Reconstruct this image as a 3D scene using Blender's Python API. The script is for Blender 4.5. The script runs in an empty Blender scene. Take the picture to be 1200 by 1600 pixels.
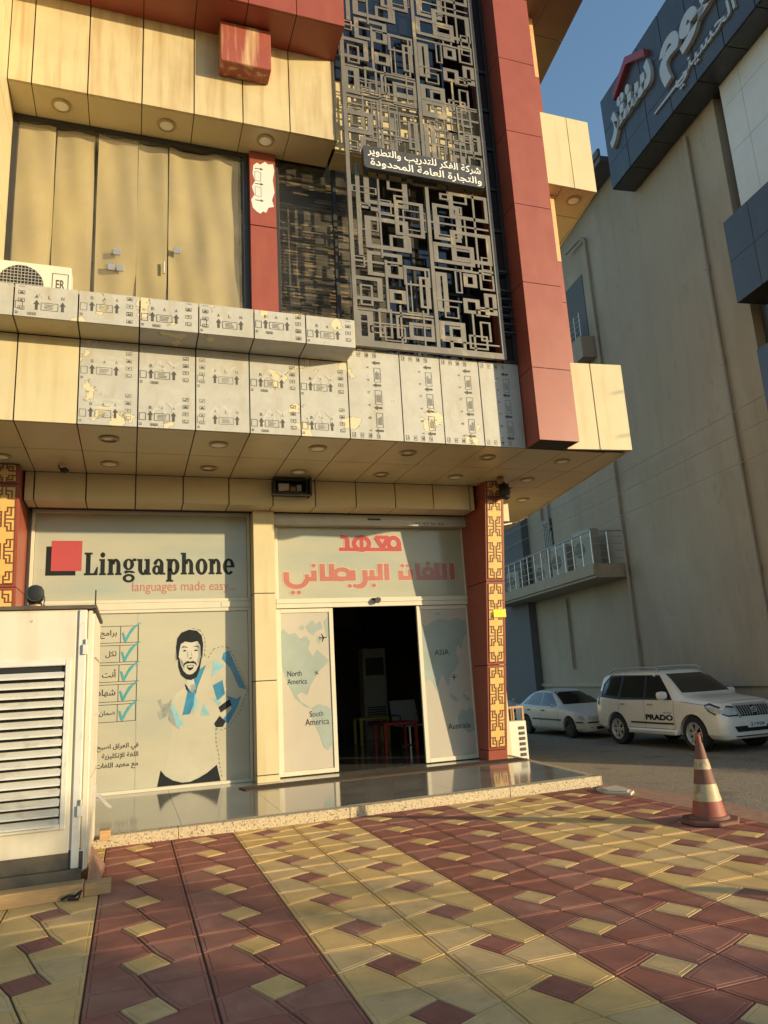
import bpy, bmesh, math, random, unicodedata
from mathutils import Vector, Matrix
from mathutils.bvhtree import BVHTree
R = math.radians
rnd = random.Random(7)
sc = bpy.context.scene
COL = sc.collection

# ------------------------------------------------------------------ camera, sky, sun, exposure
cam = bpy.data.cameras.new('camera')
cam.sensor_fit = 'HORIZONTAL'; cam.sensor_width = 36; cam.lens = 34.316; cam.clip_end = 1500
camo = bpy.data.objects.new('camera', cam); COL.objects.link(camo)
def cam_matrix(yaw, pitch, roll, loc):
    cy, sy, cp, sp = math.cos(yaw), math.sin(yaw), math.cos(pitch), math.sin(pitch)
    f = Vector((sy*cp, cy*cp, sp)); r = Vector((cy, -sy, 0)); u = r.cross(f)
    r2 = r*math.cos(roll) + u*math.sin(roll); u2 = -r*math.sin(roll) + u*math.cos(roll)
    m = Matrix((r2, u2, -f)).transposed().to_4x4(); m.translation = loc
    return m
camo.matrix_world = cam_matrix(R(19.380), R(12.799), R(-3.276), Vector((0, 0, 1.65)))
sc.camera = camo
SUN_AZ, SUN_EL = R(131.5), R(9.6)           # clockwise from +Y
wd = bpy.data.worlds.new("World"); sc.world = wd; wd.use_nodes = True
wn = wd.node_tree; bg = wn.nodes['Background']
sky = wn.nodes.new('ShaderNodeTexSky'); sky.sky_type = 'NISHITA'; sky.sun_disc = False
sky.sun_elevation = SUN_EL; sky.sun_rotation = SUN_AZ; sky.dust_density = .5; sky.air_density = 1.25; sky.ozone_density = 2.5
wn.links.new(sky.outputs[0], bg.inputs[0]); bg.inputs[1].default_value = 0.15
sun = bpy.data.lights.new('sun', 'SUN'); sun.energy = 3.7; sun.angle = R(0.55); sun.color = (1.0, 0.80, 0.49)
suno = bpy.data.objects.new('sun', sun); COL.objects.link(suno)
sdir = Vector((math.sin(SUN_AZ)*math.cos(SUN_EL), math.cos(SUN_AZ)*math.cos(SUN_EL), math.sin(SUN_EL)))
suno.rotation_euler = sdir.to_track_quat('Z', 'Y').to_euler(); suno.location = (20, -20, 30)
sc.view_settings.view_transform = 'Standard'; sc.view_settings.look = 'None'
sc.view_settings.gamma = 1; sc.view_settings.exposure = 0.82; sc.view_settings.use_curve_mapping = False
sc.cycles.max_bounces = 8; sc.cycles.transparent_max_bounces = 12

# ------------------------------------------------------------------ materials
MATS = {}
def mat(name, col, rough=.6, var=.12, scale=4., bump=0., bscale=60., metal=0., coat=0., spec=.5,
        streak=None, spots=None, stretch=(1, 1, 1)):
    """procedural principled material: mottled base, optional vertical streaks / patches, optional bump"""
    m = bpy.data.materials.new(name); m.use_nodes = True
    nt = m.node_tree; b = nt.nodes['Principled BSDF']; L = nt.links
    b.inputs['Roughness'].default_value = rough; b.inputs['Metallic'].default_value = metal
    b.inputs['Coat Weight'].default_value = coat; b.inputs['Coat Roughness'].default_value = .08
    b.inputs['Specular IOR Level'].default_value = spec
    tc = nt.nodes.new('ShaderNodeTexCoord'); mp = nt.nodes.new('ShaderNodeMapping')
    mp.inputs['Scale'].default_value = stretch; L.new(tc.outputs['Object'], mp.inputs[0])
    n = nt.nodes.new('ShaderNodeTexNoise'); n.inputs['Scale'].default_value = scale; n.inputs['Detail'].default_value = 6
    n.inputs['Roughness'].default_value = .62
    L.new(mp.outputs[0], n.inputs['Vector'])
    rp = nt.nodes.new('ShaderNodeValToRGB'); e = rp.color_ramp.elements
    e[0].position = .28; e[1].position = .72
    e[0].color = (*[c*(1-var) for c in col], 1); e[1].color = (*[min(1, c*(1+var)) for c in col], 1)
    L.new(n.outputs[0], rp.inputs[0]); out = rp.outputs[0]
    def layer(out, color, sc_, lo, hi, strch, amt):
        mp2 = nt.nodes.new('ShaderNodeMapping'); mp2.inputs['Scale'].default_value = strch
        mp2.inputs['Location'].default_value = (3.1, 1.7, 5.3)
        L.new(tc.outputs['Object'], mp2.inputs[0])
        n2 = nt.nodes.new('ShaderNodeTexNoise'); n2.inputs['Scale'].default_value = sc_; n2.inputs['Detail'].default_value = 7
        L.new(mp2.outputs[0], n2.inputs['Vector'])
        mr = nt.nodes.new('ShaderNodeMapRange'); mr.inputs[1].default_value = lo; mr.inputs[2].default_value = hi
        mr.inputs[4].default_value = amt; L.new(n2.outputs[0], mr.inputs[0])
        mx = nt.nodes.new('ShaderNodeMix'); mx.data_type = 'RGBA'
        L.new(mr.outputs[0], mx.inputs[0]); L.new(out, mx.inputs[6]); mx.inputs[7].default_value = (*color, 1)
        return mx.outputs[2]
    if streak: out = layer(out, *streak)
    if spots:
        for s in spots: out = layer(out, *s)
    L.new(out, b.inputs['Base Color'])
    rr = nt.nodes.new('ShaderNodeMapRange'); rr.inputs[3].default_value = max(.02, rough*.8); rr.inputs[4].default_value = min(1, rough*1.2)
    L.new(n.outputs[0], rr.inputs[0]); L.new(rr.outputs[0], b.inputs['Roughness'])
    if bump:
        nb = nt.nodes.new('ShaderNodeTexNoise'); nb.inputs['Scale'].default_value = bscale; nb.inputs['Detail'].default_value = 5
        L.new(mp.outputs[0], nb.inputs['Vector'])
        bp = nt.nodes.new('ShaderNodeBump'); bp.inputs['Strength'].default_value = bump; bp.inputs['Distance'].default_value = .02
        L.new(nb.outputs[0], bp.inputs['Height']); L.new(bp.outputs[0], b.inputs['Normal'])
    MATS[name] = m
    return m
def glassmat(name, tint, refl_rough=.02):
    m = bpy.data.materials.new(name); m.use_nodes = True; nt = m.node_tree; nt.nodes.clear()
    o = nt.nodes.new('ShaderNodeOutputMaterial'); t = nt.nodes.new('ShaderNodeBsdfTransparent'); t.inputs[0].default_value = (*tint, 1)
    g = nt.nodes.new('ShaderNodeBsdfGlossy'); g.inputs['Roughness'].default_value = refl_rough
    fr = nt.nodes.new('ShaderNodeLayerWeight'); fr.inputs[0].default_value = .16
    mx = nt.nodes.new('ShaderNodeMixShader')
    nt.links.new(fr.outputs['Fresnel'], mx.inputs[0]); nt.links.new(t.outputs[0], mx.inputs[1]); nt.links.new(g.outputs[0], mx.inputs[2])
    df = nt.nodes.new('ShaderNodeBsdfDiffuse'); df.inputs[0].default_value = (.42, .38, .30, 1)
    tc = nt.nodes.new('ShaderNodeTexCoord'); n = nt.nodes.new('ShaderNodeTexNoise'); n.inputs['Scale'].default_value = 1.1; n.inputs['Detail'].default_value = 8
    nt.links.new(tc.outputs['Object'], n.inputs['Vector'])
    mr = nt.nodes.new('ShaderNodeMapRange'); mr.inputs[1].default_value = .35; mr.inputs[2].default_value = .7; mr.inputs[3].default_value = .05; mr.inputs[4].default_value = .30
    nt.links.new(n.outputs[0], mr.inputs[0])
    m2 = nt.nodes.new('ShaderNodeMixShader'); nt.links.new(mr.outputs[0], m2.inputs[0]); nt.links.new(mx.outputs[0], m2.inputs[1]); nt.links.new(df.outputs[0], m2.inputs[2])
    nt.links.new(m2.outputs[0], o.inputs[0]); return m

BROWN = (.30, .17, .07)
M = dict(
 cream=mat('cream cladding', (.56, .48, .285), .42, .05, 2, bump=.02, bscale=9, streak=((.42, .28, .12), 3.2, .52, .80, (2.2, 2.2, .22), .45)),
 creamdirty=mat('weathered cream cladding', (.53, .44, .25), .5, .09, 2, bump=.03, bscale=9,
     streak=((.36, .23, .10), 3.6, .46, .74, (2.6, 2.6, .20), .7), spots=[((.64, .58, .45), 30, .70, .78, (1, 1, 1), .5)]),
 soffit=mat('cream soffit panel', (.56, .46, .265), .34, .05, 1.5, bump=.015, bscale=7, streak=((.34, .25, .12), 2.0, .55, .8, (1, 1, 1), .35)),
 joint=mat('joint sealant', (.03, .025, .018), .8, .2),
 film=mat('peeling protective film', (.42, .41, .365), .55, .09, 5, bump=.05, bscale=25,
     streak=((.34, .27, .16), 3.0, .55, .78, (2, 2, .5), .55),
     spots=[((.12, .09, .05), 2.6, .628, .634, (1, 1, 1), .75), ((.58, .51, .33), 2.6, .637, .641, (1, 1, 1), 1.0), ((.30, .25, .16), 1.1, .55, .75, (1, 1, .6), .35),
            ((.15, .11, .07), 17, .70, .73, (1, 1, 1.6), .6)]),
 filmink=mat('film print ink', (.07, .065, .055), .6, .3, 30),
 filmghost=mat('faded film lettering', (.455, .445, .395), .55, .1, 9),
 red=mat('red cladding', (.265, .062, .036), .42, .08, 3, bump=.015, bscale=9, streak=((.30, .10, .05), 2.5, .56, .8, (2, 2, .3), .4)),
 redworn=mat('worn red cladding', (.29, .07, .045), .5, .1, 3, streak=((.66, .50, .26), 3.2, .50, .72, (2.4, 2.4, .25), .75)),
 redglow=mat('orange glow cladding', (.66, .36, .15), .5, .12, 3, spots=[((.75, .60, .33), 5, .55, .7, (1, 1, .6), .6)]),  # warm glow under the slabs, painted into the red column's colour
 steel=mat('grey screen steel', (.165, .15, .125), .46, .14, 4, metal=.25, bump=.02, spots=[((.50, .38, .20), 5, .60, .74, (1, 1, .6), .6)]),
 dark=mat('dark trim', (.022, .022, .022), .5, .2),
 black=mat('black plastic', (.012, .012, .012), .5, .2),
 alu=mat('cream aluminium frame', (.58, .54, .42), .34, .05, 3, spots=[((.30, .22, .12), 6, .68, .76, (1, 1, 1), .5)]),
 ink=mat('dark poster ink', (.014, .016, .018), .5, .2, 10, spec=.2),
 vinyl=mat('printed window film', (.385, .375, .285), .20, .06, .9, coat=.25, stretch=(1, 1, 3), streak=((.27, .33, .30), .9, .45, .75, (.5, .5, 2.2), .8),
     spots=[((.40, .37, .27), 60, .5, .7, (1, 1, .05), .25)]),
 vinylpale=mat('pale poster film', (.425, .40, .30), .20, .05, .9, coat=.25, stretch=(1, 1, 3), streak=((.33, .365, .32), .8, .5, .8, (.5, .5, 2.2), .5)),
 vinylpink=mat('pale map film', (.44, .40, .33), .22, .05, 1.2, coat=.2),
 mapblue=mat('faded map blue', (.295, .345, .315), .22, .10, 2.5, coat=.2),
 paper=mat('poster white', (.48, .455, .37), .25, .06, 3, coat=.2),
 robe=mat('poster robe', (.435, .41, .315), .25, .09, 2.2, coat=.2),
 greyink=mat('poster grey', (.27, .28, .25), .3, .3, 9),
 logored=mat('logo red', (.40, .055, .05), .3, .06, 3, coat=.2),
 salmon=mat('faded red lettering', (.40, .13, .095), .3, .08, 4, coat=.2),
 salmonpale=mat('pale outline', (.46, .38, .29), .3, .05, 4),
 teal=mat('teal tick', (.06, .30, .33), .3, .12, 8),
 blue=mat('poster blue', (.035, .20, .34), .3, .3, 5, coat=.2),
 lightblue=mat('poster light blue', (.22, .42, .46), .3, .2, 6, coat=.2),
 goldpanel=mat('yellow lattice panel', (.66, .42, .13), .4, .07, 5),
 latt=mat('brown lattice strip', (.16, .055, .03), .45, .12, 8),
 signblk=mat('charcoal sign', (.045, .047, .048), .45, .15, 6, streak=((.09, .085, .075), 3, .5, .8, (2, 2, .4), .6)),
 white=mat('white lettering', (.80, .78, .72), .4, .05),
 marble=mat('polished marble', (.25, .23, .19), .10, .20, 1.6, coat=.3, spots=[((.34, .31, .25), 60, .55, .7, (1, 1, 1), .5), ((.17, .15, .12), 1.3, .52, .62, (1, 3, 1), .5)]),
 terrazzo=mat('pebble edge', (.48, .39, .25), .75, .3, 60, bump=.5, bscale=55, spots=[((.10, .07, .045), 45, .56, .62, (1, 1, 1), .8)]),
 mat=mat('brown coir mat', (.055, .034, .02), .95, .4, 90, bump=.6, bscale=150),
 tred=mat('dark red paver', (.30, .122, .084), .8, .16, 5, bump=.05, bscale=22, spec=.12, spots=[((.40, .21, .14), 3.5, .58, .78, (1, 2.2, 1), .55), ((.15, .065, .045), 1.6, .56, .76, (1, 1, 1), .6), ((.46, .35, .24), 1.0, .52, .80, (1, 1, 1), .40)]),
 tyel=mat('yellow paver', (.65, .43, .17), .8, .10, 5, bump=.05, bscale=22, spec=.12, spots=[((.46, .28, .09), 2.2, .54, .76, (1, 1, 1), .6), ((.27, .19, .10), 1.3, .60, .76, (1.4, 1, 1), .6), ((.66, .33, .04), 6, .64, .76, (1, 1, 1), .6), ((.30, .21, .11), 14, .66, .74, (1, 1, 1), .4)]),
 tred2=mat('brownish red paver', (.335, .152, .108), .8, .16, 6, bump=.05, bscale=22, spec=.12, spots=[((.43, .25, .17), 4.5, .56, .76, (2.2, 1, 1), .55), ((.16, .07, .05), 1.3, .56, .76, (1, 1, 1), .5)]),
 tyel2=mat('sandy yellow paver', (.62, .425, .20), .8, .12, 6, bump=.05, bscale=22, spec=.12, spots=[((.40, .26, .11), 2.6, .53, .74, (1, 1, 1), .65), ((.28, .20, .11), 12, .66, .74, (1, 1, 1), .4)]),
 grout=mat('dark grout', (.045, .03, .022), .9, .3, 14),
 kerb=mat('pinkish kerb', (.40, .235, .155), .85, .2, 9, bump=.25, bscale=60, spec=.15),
 asphalt=mat('gravelly asphalt', (.25, .21, .155), .9, .6, 30, bump=.6, bscale=36, spec=.15, spots=[((.46, .41, .32), 42, .54, .64, (1, 1, 1), .8), ((.08, .07, .06), 1.2, .55, .75, (1, 1, 1), .5)]),
 earth=mat('dusty ground', (.26, .21, .15), .9, .2, 1),
 stucco=mat('grey brown stucco', (.365, .30, .22), .9, .07, .5, bump=.15, bscale=30, streak=((.25, .205, .15), 1.3, .5, .8, (1.4, 1.4, .10), .4), spots=[((.43, .37, .285), .35, .52, .60, (1, 1, .5), .5), ((.26, .20, .14), 5, .62, .72, (1, 1, .4), .4), ((.27, .21, .145), 2.4, .55, .62, (5, 5, .12), .15), ((.50, .40, .28), 26, .64, .7, (1, 1, 1), .35)]),
 stucco2=mat('bluish grey render', (.12, .125, .13), .85, .08, .8, bump=.1, bscale=30),
 clad=mat('charcoal cladding', (.048, .050, .054), .32, .2, 1.2, streak=((.095, .093, .09), 2, .5, .8, (1, 1, .4), .5)),
 whiteclad=mat('white stone cladding', (.62, .61, .58), .5, .05, 2, bump=.03),
 letter=mat('silver sign letters', (.50, .50, .49), .35, .05, metal=.1),
 redletter=mat('maroon emblem', (.32, .045, .055), .4, .05),
 pipe=mat('grey plastic pipe', (.33, .29, .23), .6, .08),
 rail=mat('steel railing', (.50, .48, .43), .3, .1, metal=.7),
 acwhite=mat('off white enamel', (.60, .57, .48), .42, .06, 5, spots=[((.30, .24, .15), 6, .62, .75, (1, 1, 1), .4)]),
 acshade=mat('shaded enamel', (.36, .34, .29), .5, .1, 4),  # off-white enamel with the shade on these units put into its colour
 blind=mat('brown slats', (.30, .205, .115), .7, .2, 6), blinddark=mat('dark brown slats', (.15, .10, .06), .7, .2, 6),
 bark=mat('bark', (.14, .10, .07), .9, .3, 12), leaf=mat('leaves', (.07, .10, .035), .7, .4, 3),
 genwhite=mat('dusty white paint', (.62, .57, .45), .45, .06, 3, bump=.03, bscale=6, streak=((.45, .36, .22), 2.6, .5, .78, (2, 2, .3), .5),
     spots=[((.26, .19, .11), 9, .70, .74, (1, 1, 1), .7)]),
 genlou=mat('grey white louver paint', (.60, .585, .52), .45, .08, 5, spots=[((.36, .30, .22), 8, .56, .74, (1, 1, 1), .5)]),
 skid=mat('dirty skid steel', (.085, .07, .05), .7, .35, 5, bump=.1),
 wood=mat('raw timber', (.43, .27, .12), .75, .22, 5, bump=.12, bscale=30, stretch=(1, 8, 12)),
 copper=mat('brown exhaust steel', (.28, .16, .08), .5, .25, 8, metal=.4),
 carwhite=mat('pearl white paint', (.84, .81, .73), .26, .02, 2, coat=.8),
 carold=mat('dusty white paint on car', (.68, .655, .59), .38, .08, 4, coat=.3),
 carglass=mat('dark car glass', (.012, .014, .015), .06, .1, 2, coat=.5),
 chrome=mat('chrome', (.62, .62, .60), .2, .03, metal=.45),
 lamp=mat('headlight lens', (.50, .52, .52), .10, .25, 14, coat=1.),
 tyre=mat('tyre rubber', (.022, .021, .020), .8, .2),
 rim=mat('alloy rim', (.50, .49, .46), .32, .1, metal=.2),
 steelrim=mat('dark steel rim', (.07, .066, .06), .5, .2, metal=.4),
 cone=mat('faded orange cone rubber', (.16, .066, .042), .65, .16, 7, spots=[((.15, .07, .05), 6, .5, .7, (1, 1, .6), .7)]),
 conered=mat('bright red cone rubber', (.27, .07, .042), .6, .16, 8, spots=[((.30, .12, .08), 9, .55, .7, (1, 1, 1), .5)]),
 conetape=mat('scuffed reflective tape', (.44, .35, .20), .5, .15, 9, spots=[((.25, .17, .10), 11, .50, .58, (1, 1, .6), .85)]),
 curtain=mat('beige curtain', (.64, .535, .345), .9, .08, 1.2, bump=.5, bscale=2.2, spec=.1, spots=[((.42, .36, .25), .9, .46, .74, (1, 1, .6), .6)]),
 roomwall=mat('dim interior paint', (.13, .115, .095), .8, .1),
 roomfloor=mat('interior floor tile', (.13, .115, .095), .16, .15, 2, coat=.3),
 tabyel=mat('yellow lacquer', (.50, .36, .04), .35, .05),
 tabred=mat('red lacquer', (.42, .03, .025), .35, .05),
 chairgrey=mat('pale metal seat', (.45, .43, .38), .4, .08, metal=.3),
 note=mat('yellow paper', (.85, .62, .05), .7, .05),
 roofsoffit=mat('brown overhang panel', (.17, .12, .07), .45, .08, 2),
 lightlens=mat('frosted lamp glass', (.82, .78, .66), .35, .06),
 lightring=mat('cream lamp ring', (.36, .27, .13), .4, .06),
 brick=mat('pale brick wall', (.30, .23, .16), .85, .2, 8, bump=.1),
 concrete=mat('concrete cover', (.52, .45, .33), .85, .12, 12, bump=.3, bscale=60),
 glass=glassmat('window glass', (.74, .74, .68)),
 darkglass=mat('smoked glass', (.010, .010, .009), .03, .1, 2, coat=.6),
 wire=mat('cable sheath', (.045, .042, .04), .6, .1),
)

# ------------------------------------------------------------------ mesh helpers
ROOT = {}
class MB:
    def __init__(s): s.v = []; s.f = []; s.m = []
    def poly(s, pts, m=0):
        i = len(s.v); s.v += [tuple(p) for p in pts]; s.f.append(list(range(i, i+len(pts)))); s.m.append(m); return s
    def box(s, x0, y0, z0, x1, y1, z1, m=0):
        i = len(s.v)
        s.v += [(x0,y0,z0),(x1,y0,z0),(x1,y1,z0),(x0,y1,z0),(x0,y0,z1),(x1,y0,z1),(x1,y1,z1),(x0,y1,z1)]
        for q in ((0,3,2,1),(4,5,6,7),(0,1,5,4),(1,2,6,5),(2,3,7,6),(3,0,4,7)): s.f.append([i+k for k in q]); s.m.append(m)
        return s
    def prism(s, pts, d, m=0, caps=True):
        """polygon pts swept along vector d"""
        i = len(s.v); n = len(pts); d = Vector(d)
        s.v += [tuple(p) for p in pts] + [tuple(Vector(p)+d) for p in pts]
        for k in range(n): s.f.append([i+k, i+(k+1)%n, i+n+(k+1)%n, i+n+k]); s.m.append(m)
        if caps: s.f.append([i+n-1-k for k in range(n)]); s.m.append(m); s.f.append([i+n+k for k in range(n)]); s.m.append(m)
        return s
    def tube(s, pts, r, n=8, m=0):
        pts = [Vector(p) for p in pts]; i0 = len(s.v)
        for k, p in enumerate(pts):
            t = (pts[min(k+1, len(pts)-1)] - pts[max(k-1, 0)]).normalized()
            a = t.cross(Vector((0, 0, 1)) if abs(t.z) < .9 else Vector((1, 0, 0))).normalized(); b = t.cross(a)
            rr = r[k] if isinstance(r, (list, tuple)) else r
            for j in range(n): s.v.append(tuple(p + a*rr*math.cos(2*math.pi*j/n) + b*rr*math.sin(2*math.pi*j/n)))
        for k in range(len(pts)-1):
            for j in range(n):
                s.f.append([i0+k*n+j, i0+k*n+(j+1)%n, i0+(k+1)*n+(j+1)%n, i0+(k+1)*n+j]); s.m.append(m)
        s.f.append([i0+j for j in range(n)][::-1]); s.m.append(m)
        s.f.append([i0+(len(pts)-1)*n+j for j in range(n)]); s.m.append(m); return s
    def lathe(s, prof, c=(0,0,0), axis='z', n=24, m=0, caps=True):
        i0 = len(s.v); c = Vector(c)
        for r, h in prof:
            for j in range(n):
                a = 2*math.pi*j/n; x, y = r*math.cos(a), r*math.sin(a)
                p = {'z': (x, y, h), 'y': (x, h, y), 'x': (h, x, y)}[axis]
                s.v.append(tuple(c + Vector(p)))
        for k in range(len(prof)-1):
            for j in range(n):
                s.f.append([i0+k*n+j, i0+k*n+(j+1)%n, i0+(k+1)*n+(j+1)%n, i0+(k+1)*n+j]); s.m.append(m)
        if caps:
            s.f.append([i0+j for j in range(n)][::-1]); s.m.append(m)
            s.f.append([i0+(len(prof)-1)*n+j for j in range(n)]); s.m.append(m)
        return s
    def add(s, verts, faces, m=0):
        i = len(s.v); s.v += [tuple(v) for v in verts]; s.f += [[i+k for k in f] for f in faces]; s.m += [m]*len(faces); return s
    def build(s, name, mats, parent=None, smooth=False, bevel=0, loc=None):
        off = ROOT.get(parent.name, Vector()) if parent else (Vector(loc) if loc else Vector())
        me = bpy.data.meshes.new(name)
        me.from_pydata([tuple(Vector(v)-off) for v in s.v], [], s.f)
        for x in (mats if isinstance(mats, (list, tuple)) else [mats]): me.materials.append(x)
        me.polygons.foreach_set('material_index', s.m)
        bm = bmesh.new(); bm.from_mesh(me); bmesh.ops.recalc_face_normals(bm, faces=bm.faces)
        if bevel: bmesh.ops.bevel(bm, geom=[e for e in bm.edges if e.is_manifold and e.calc_face_angle(0) > .5], offset=bevel, segments=1, affect='EDGES')
        if smooth:
            for f in bm.faces: f.smooth = True
            for e in bm.edges:
                if e.is_manifold and e.calc_face_angle(0) > .7: e.smooth = False
        bm.to_mesh(me); bm.free()
        o = bpy.data.objects.new(name, me); COL.objects.link(o)
        if parent: o.parent = parent; ROOT[o.name] = off
        elif loc: o.location = off; ROOT[o.name] = off
        return o
def thing(name, label, cat, loc=(0, 0, 0), group=None, rz=0):
    o = bpy.data.objects.new(name, None); COL.objects.link(o); o.location = loc; o.rotation_euler.z = rz
    o['label'] = label; o['category'] = cat
    if group: o['group'] = group
    ROOT[o.name] = Vector(loc); return o
def tag(o, label, cat, group=None):
    o['label'] = label; o['category'] = cat
    if group: o['group'] = group
    return o
def struct(o, kind='structure'): o['kind'] = kind; return o
def copy_tree(o, parent=None):
    c = o.copy(); COL.objects.link(c)
    if parent: c.parent = parent
    for ch in list(o.children): copy_tree(ch, c)
    return c

# ------------------------------------------------------------------ lettering
AF = {}
for cp in list(range(0xFE70, 0xFEFD)):
    d = unicodedata.decomposition(chr(cp)).split()
    if len(d) >= 2 and d[0][0] == '<' and '0020' not in d: AF[(''.join(chr(int(x, 16)) for x in d[1:]), d[0][1:-1])] = chr(cp)
NOJOIN = set('اأإآدذرزوؤةىء')
def shape_ar(t):
    out = []; i = 0; prev = False
    units = []
    while i < len(t):
        if t[i] == 'ل' and i+1 < len(t) and t[i+1] in 'اأإآ': units.append(t[i:i+2]); i += 2
        else: units.append(t[i]); i += 1
    for k, u in enumerate(units):
        isar = (u, 'isolated') in AF
        if not isar: out.append(u); prev = False; continue
        nxt = k+1 < len(units) and (units[k+1], 'isolated') in AF and units[k+1] != 'ء'
        canj = u[-1] not in NOJOIN
        f = {(0, 0): 'isolated', (1, 0): 'final', (0, 1): 'initial', (1, 1): 'medial'}[(int(prev), int(nxt and canj))]
        out.append(AF.get((u, f), AF.get((u, 'isolated')))); prev = canj
    return ''.join(reversed(out))
def textgeo(s, offset=0., extrude=0., shear=0., arabic=False):
    c = bpy.data.curves.new('t', 'FONT'); c.body = shape_ar(s) if arabic else s; c.size = 1; c.offset = offset
    c.extrude = extrude; c.shear = shear; c.resolution_u = 3
    o = bpy.data.objects.new('t', c); COL.objects.link(o)
    me = bpy.data.meshes.new_from_object(o.evaluated_get(bpy.context.evaluated_depsgraph_get()))
    v = [Vector(x.co) for x in me.vertices]; f = [list(p.vertices) for p in me.polygons]
    bpy.data.objects.remove(o); bpy.data.curves.remove(c); bpy.data.meshes.remove(me)
    # lift overlapping glyph islands apart so no two faces share a plane
    par = list(range(len(v)))
    def find(a):
        while par[a] != a: par[a] = par[par[a]]; a = par[a]
        return a
    for q in f:
        for k in q[1:]: par[find(k)] = find(q[0])
    if not extrude:
        ids = {}
        for k, p in enumerate(v):
            r = find(k); p.z += .0 ; ids.setdefault(r, len(ids)); p.z = ids[r] % 5
    return v, f
def place(mb, geo, bbox, O, U, V, N, m=0, dz=.0006, depth=None, fit='both'):
    """fit flat geometry in bbox (u0,v0,u1,v1) of the plane O+u*U+v*V, faces lifted along N"""
    v, f = geo; O, U, V, N = map(Vector, (O, U, V, N))
    xs = [p.x for p in v]; ys = [p.y for p in v]
    x0, x1, y0, y1 = min(xs), max(xs), min(ys), max(ys)
    u0, v0, u1, v1 = bbox; sx = (u1-u0)/(x1-x0); sy = (v1-v0)/(y1-y0)
    if fit == 'h': sx = sy
    if fit == 'r': sx = sy; u0 = u1 - (x1-x0)*sx
    zs = [p.z for p in v]; zr = max(zs)-min(zs) or 1
    out = []
    for p in v:
        n = p.z*dz if depth is None else (p.z-min(zs))/zr*depth
        out.append(O + U*(u0+(p.x-x0)*sx) + V*(v0+(p.y-y0)*sy) + N*n)
    mb.add(out, f, m)
def flat(polys):
    """flat polygons (lists of 2-D points) -> geometry with each polygon on its own tiny level"""
    v = []; f = []
    for k, p in enumerate(polys):
        i = len(v); v += [Vector((a, b, k % 5)) for a, b in p]; f.append(list(range(i, i+len(p))))
    return v, f
def tess(p):
    """concave 2-D polygon -> triangulated"""
    q = [Vector((a, b, 0)) for a, b in p]
    n = len(q)
    if sum(q[k].x*q[(k+1) % n].y - q[(k+1) % n].x*q[k].y for k in range(n)) < 0: q.reverse()
    idx = list(range(n)); f = []
    def cr(a, b, c): return (b.x-a.x)*(c.y-a.y)-(b.y-a.y)*(c.x-a.x)
    while len(idx) > 3:
        best = None
        for k in range(len(idx)):
            a, b, c = q[idx[k-1]], q[idx[k]], q[idx[(k+1) % len(idx)]]
            if cr(a, b, c) <= 1e-12: continue
            if any(cr(a, b, q[m]) >= -1e-12 and cr(b, c, q[m]) >= -1e-12 and cr(c, a, q[m]) >= -1e-12 for m in idx if q[m] not in (a, b, c)): continue
            best = k; break
        if best is None: best = next((k for k in range(len(idx)) if cr(q[idx[k-1]], q[idx[k]], q[idx[(k+1) % len(idx)]]) > 0), 0)
        f.append([idx[best-1], idx[best], idx[(best+1) % len(idx)]]); idx.pop(best)
    f.append(idx); return q, f

# ------------------------------------------------------------------ ground: plaza pavers, kerb, road
SX0, PX, SY0, PY = -.215, .69, 9.04, .7415
def ring_piece(mb, pts, m):
    """one paver: chamfered rim, flat border, shallow groove, flat centre"""
    c = Vector((sum(p[0] for p in pts)/len(pts), sum(p[1] for p in pts)/len(pts)))
    P = [Vector(p) for p in pts]; n = len(P)
    ar = sum(P[k].x*P[(k+1)%n].y - P[(k+1)%n].x*P[k].y for k in range(n))
    if ar < 0: P.reverse()
    def inset(d):
        res = []
        for k in range(n):
            a, b, e = P[k-1], P[k], P[(k+1) % n]
            d1 = (b-a).normalized(); d2 = (e-b).normalized()
            n1 = Vector((-d1.y, d1.x)); n2 = Vector((-d2.y, d2.x)); den = 1 + n1.dot(n2)
            res.append(b + (n1+n2)*(d/max(den, .35)))
        return res
    tilt = (rnd.uniform(-.0015, .0015), rnd.uniform(-.0015, .0015)); dz = rnd.uniform(-.0006, .0006)
    rings = [(.005, -.012), (.009, -.001), (.026, -.001), (.030, -.005), (.035, 0.0)]
    base = len(mb.v)
    for d, z in rings:
        for q in inset(d): mb.v.append((q.x, q.y, z+dz+(q.x-c.x)*tilt[0]+(q.y-c.y)*tilt[1]))
    for r in range(len(rings)-1):
        for k in range(n):
            mb.f.append([base+r*n+k, base+r*n+(k+1) % n, base+(r+1)*n+(k+1) % n, base+(r+1)*n+k]); mb.m.append(4 if r in (0, 2) and False else m)
    mb.f.append([base+(len(rings)-1)*n+k for k in range(n)]); mb.m.append(m)
def clip(poly, xmax):
    out = []
    for k in range(len(poly)):
        a, b = poly[k], poly[(k+1) % len(poly)]
        if a[0] <= xmax: out.append(a)
        if (a[0] <= xmax) != (b[0] <= xmax):
            t = (xmax-a[0])/(b[0]-a[0]); out.append((xmax, a[1]+t*(b[1]-a[1])))
    return out
pv = MB()
XMAX = 6.16
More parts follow.
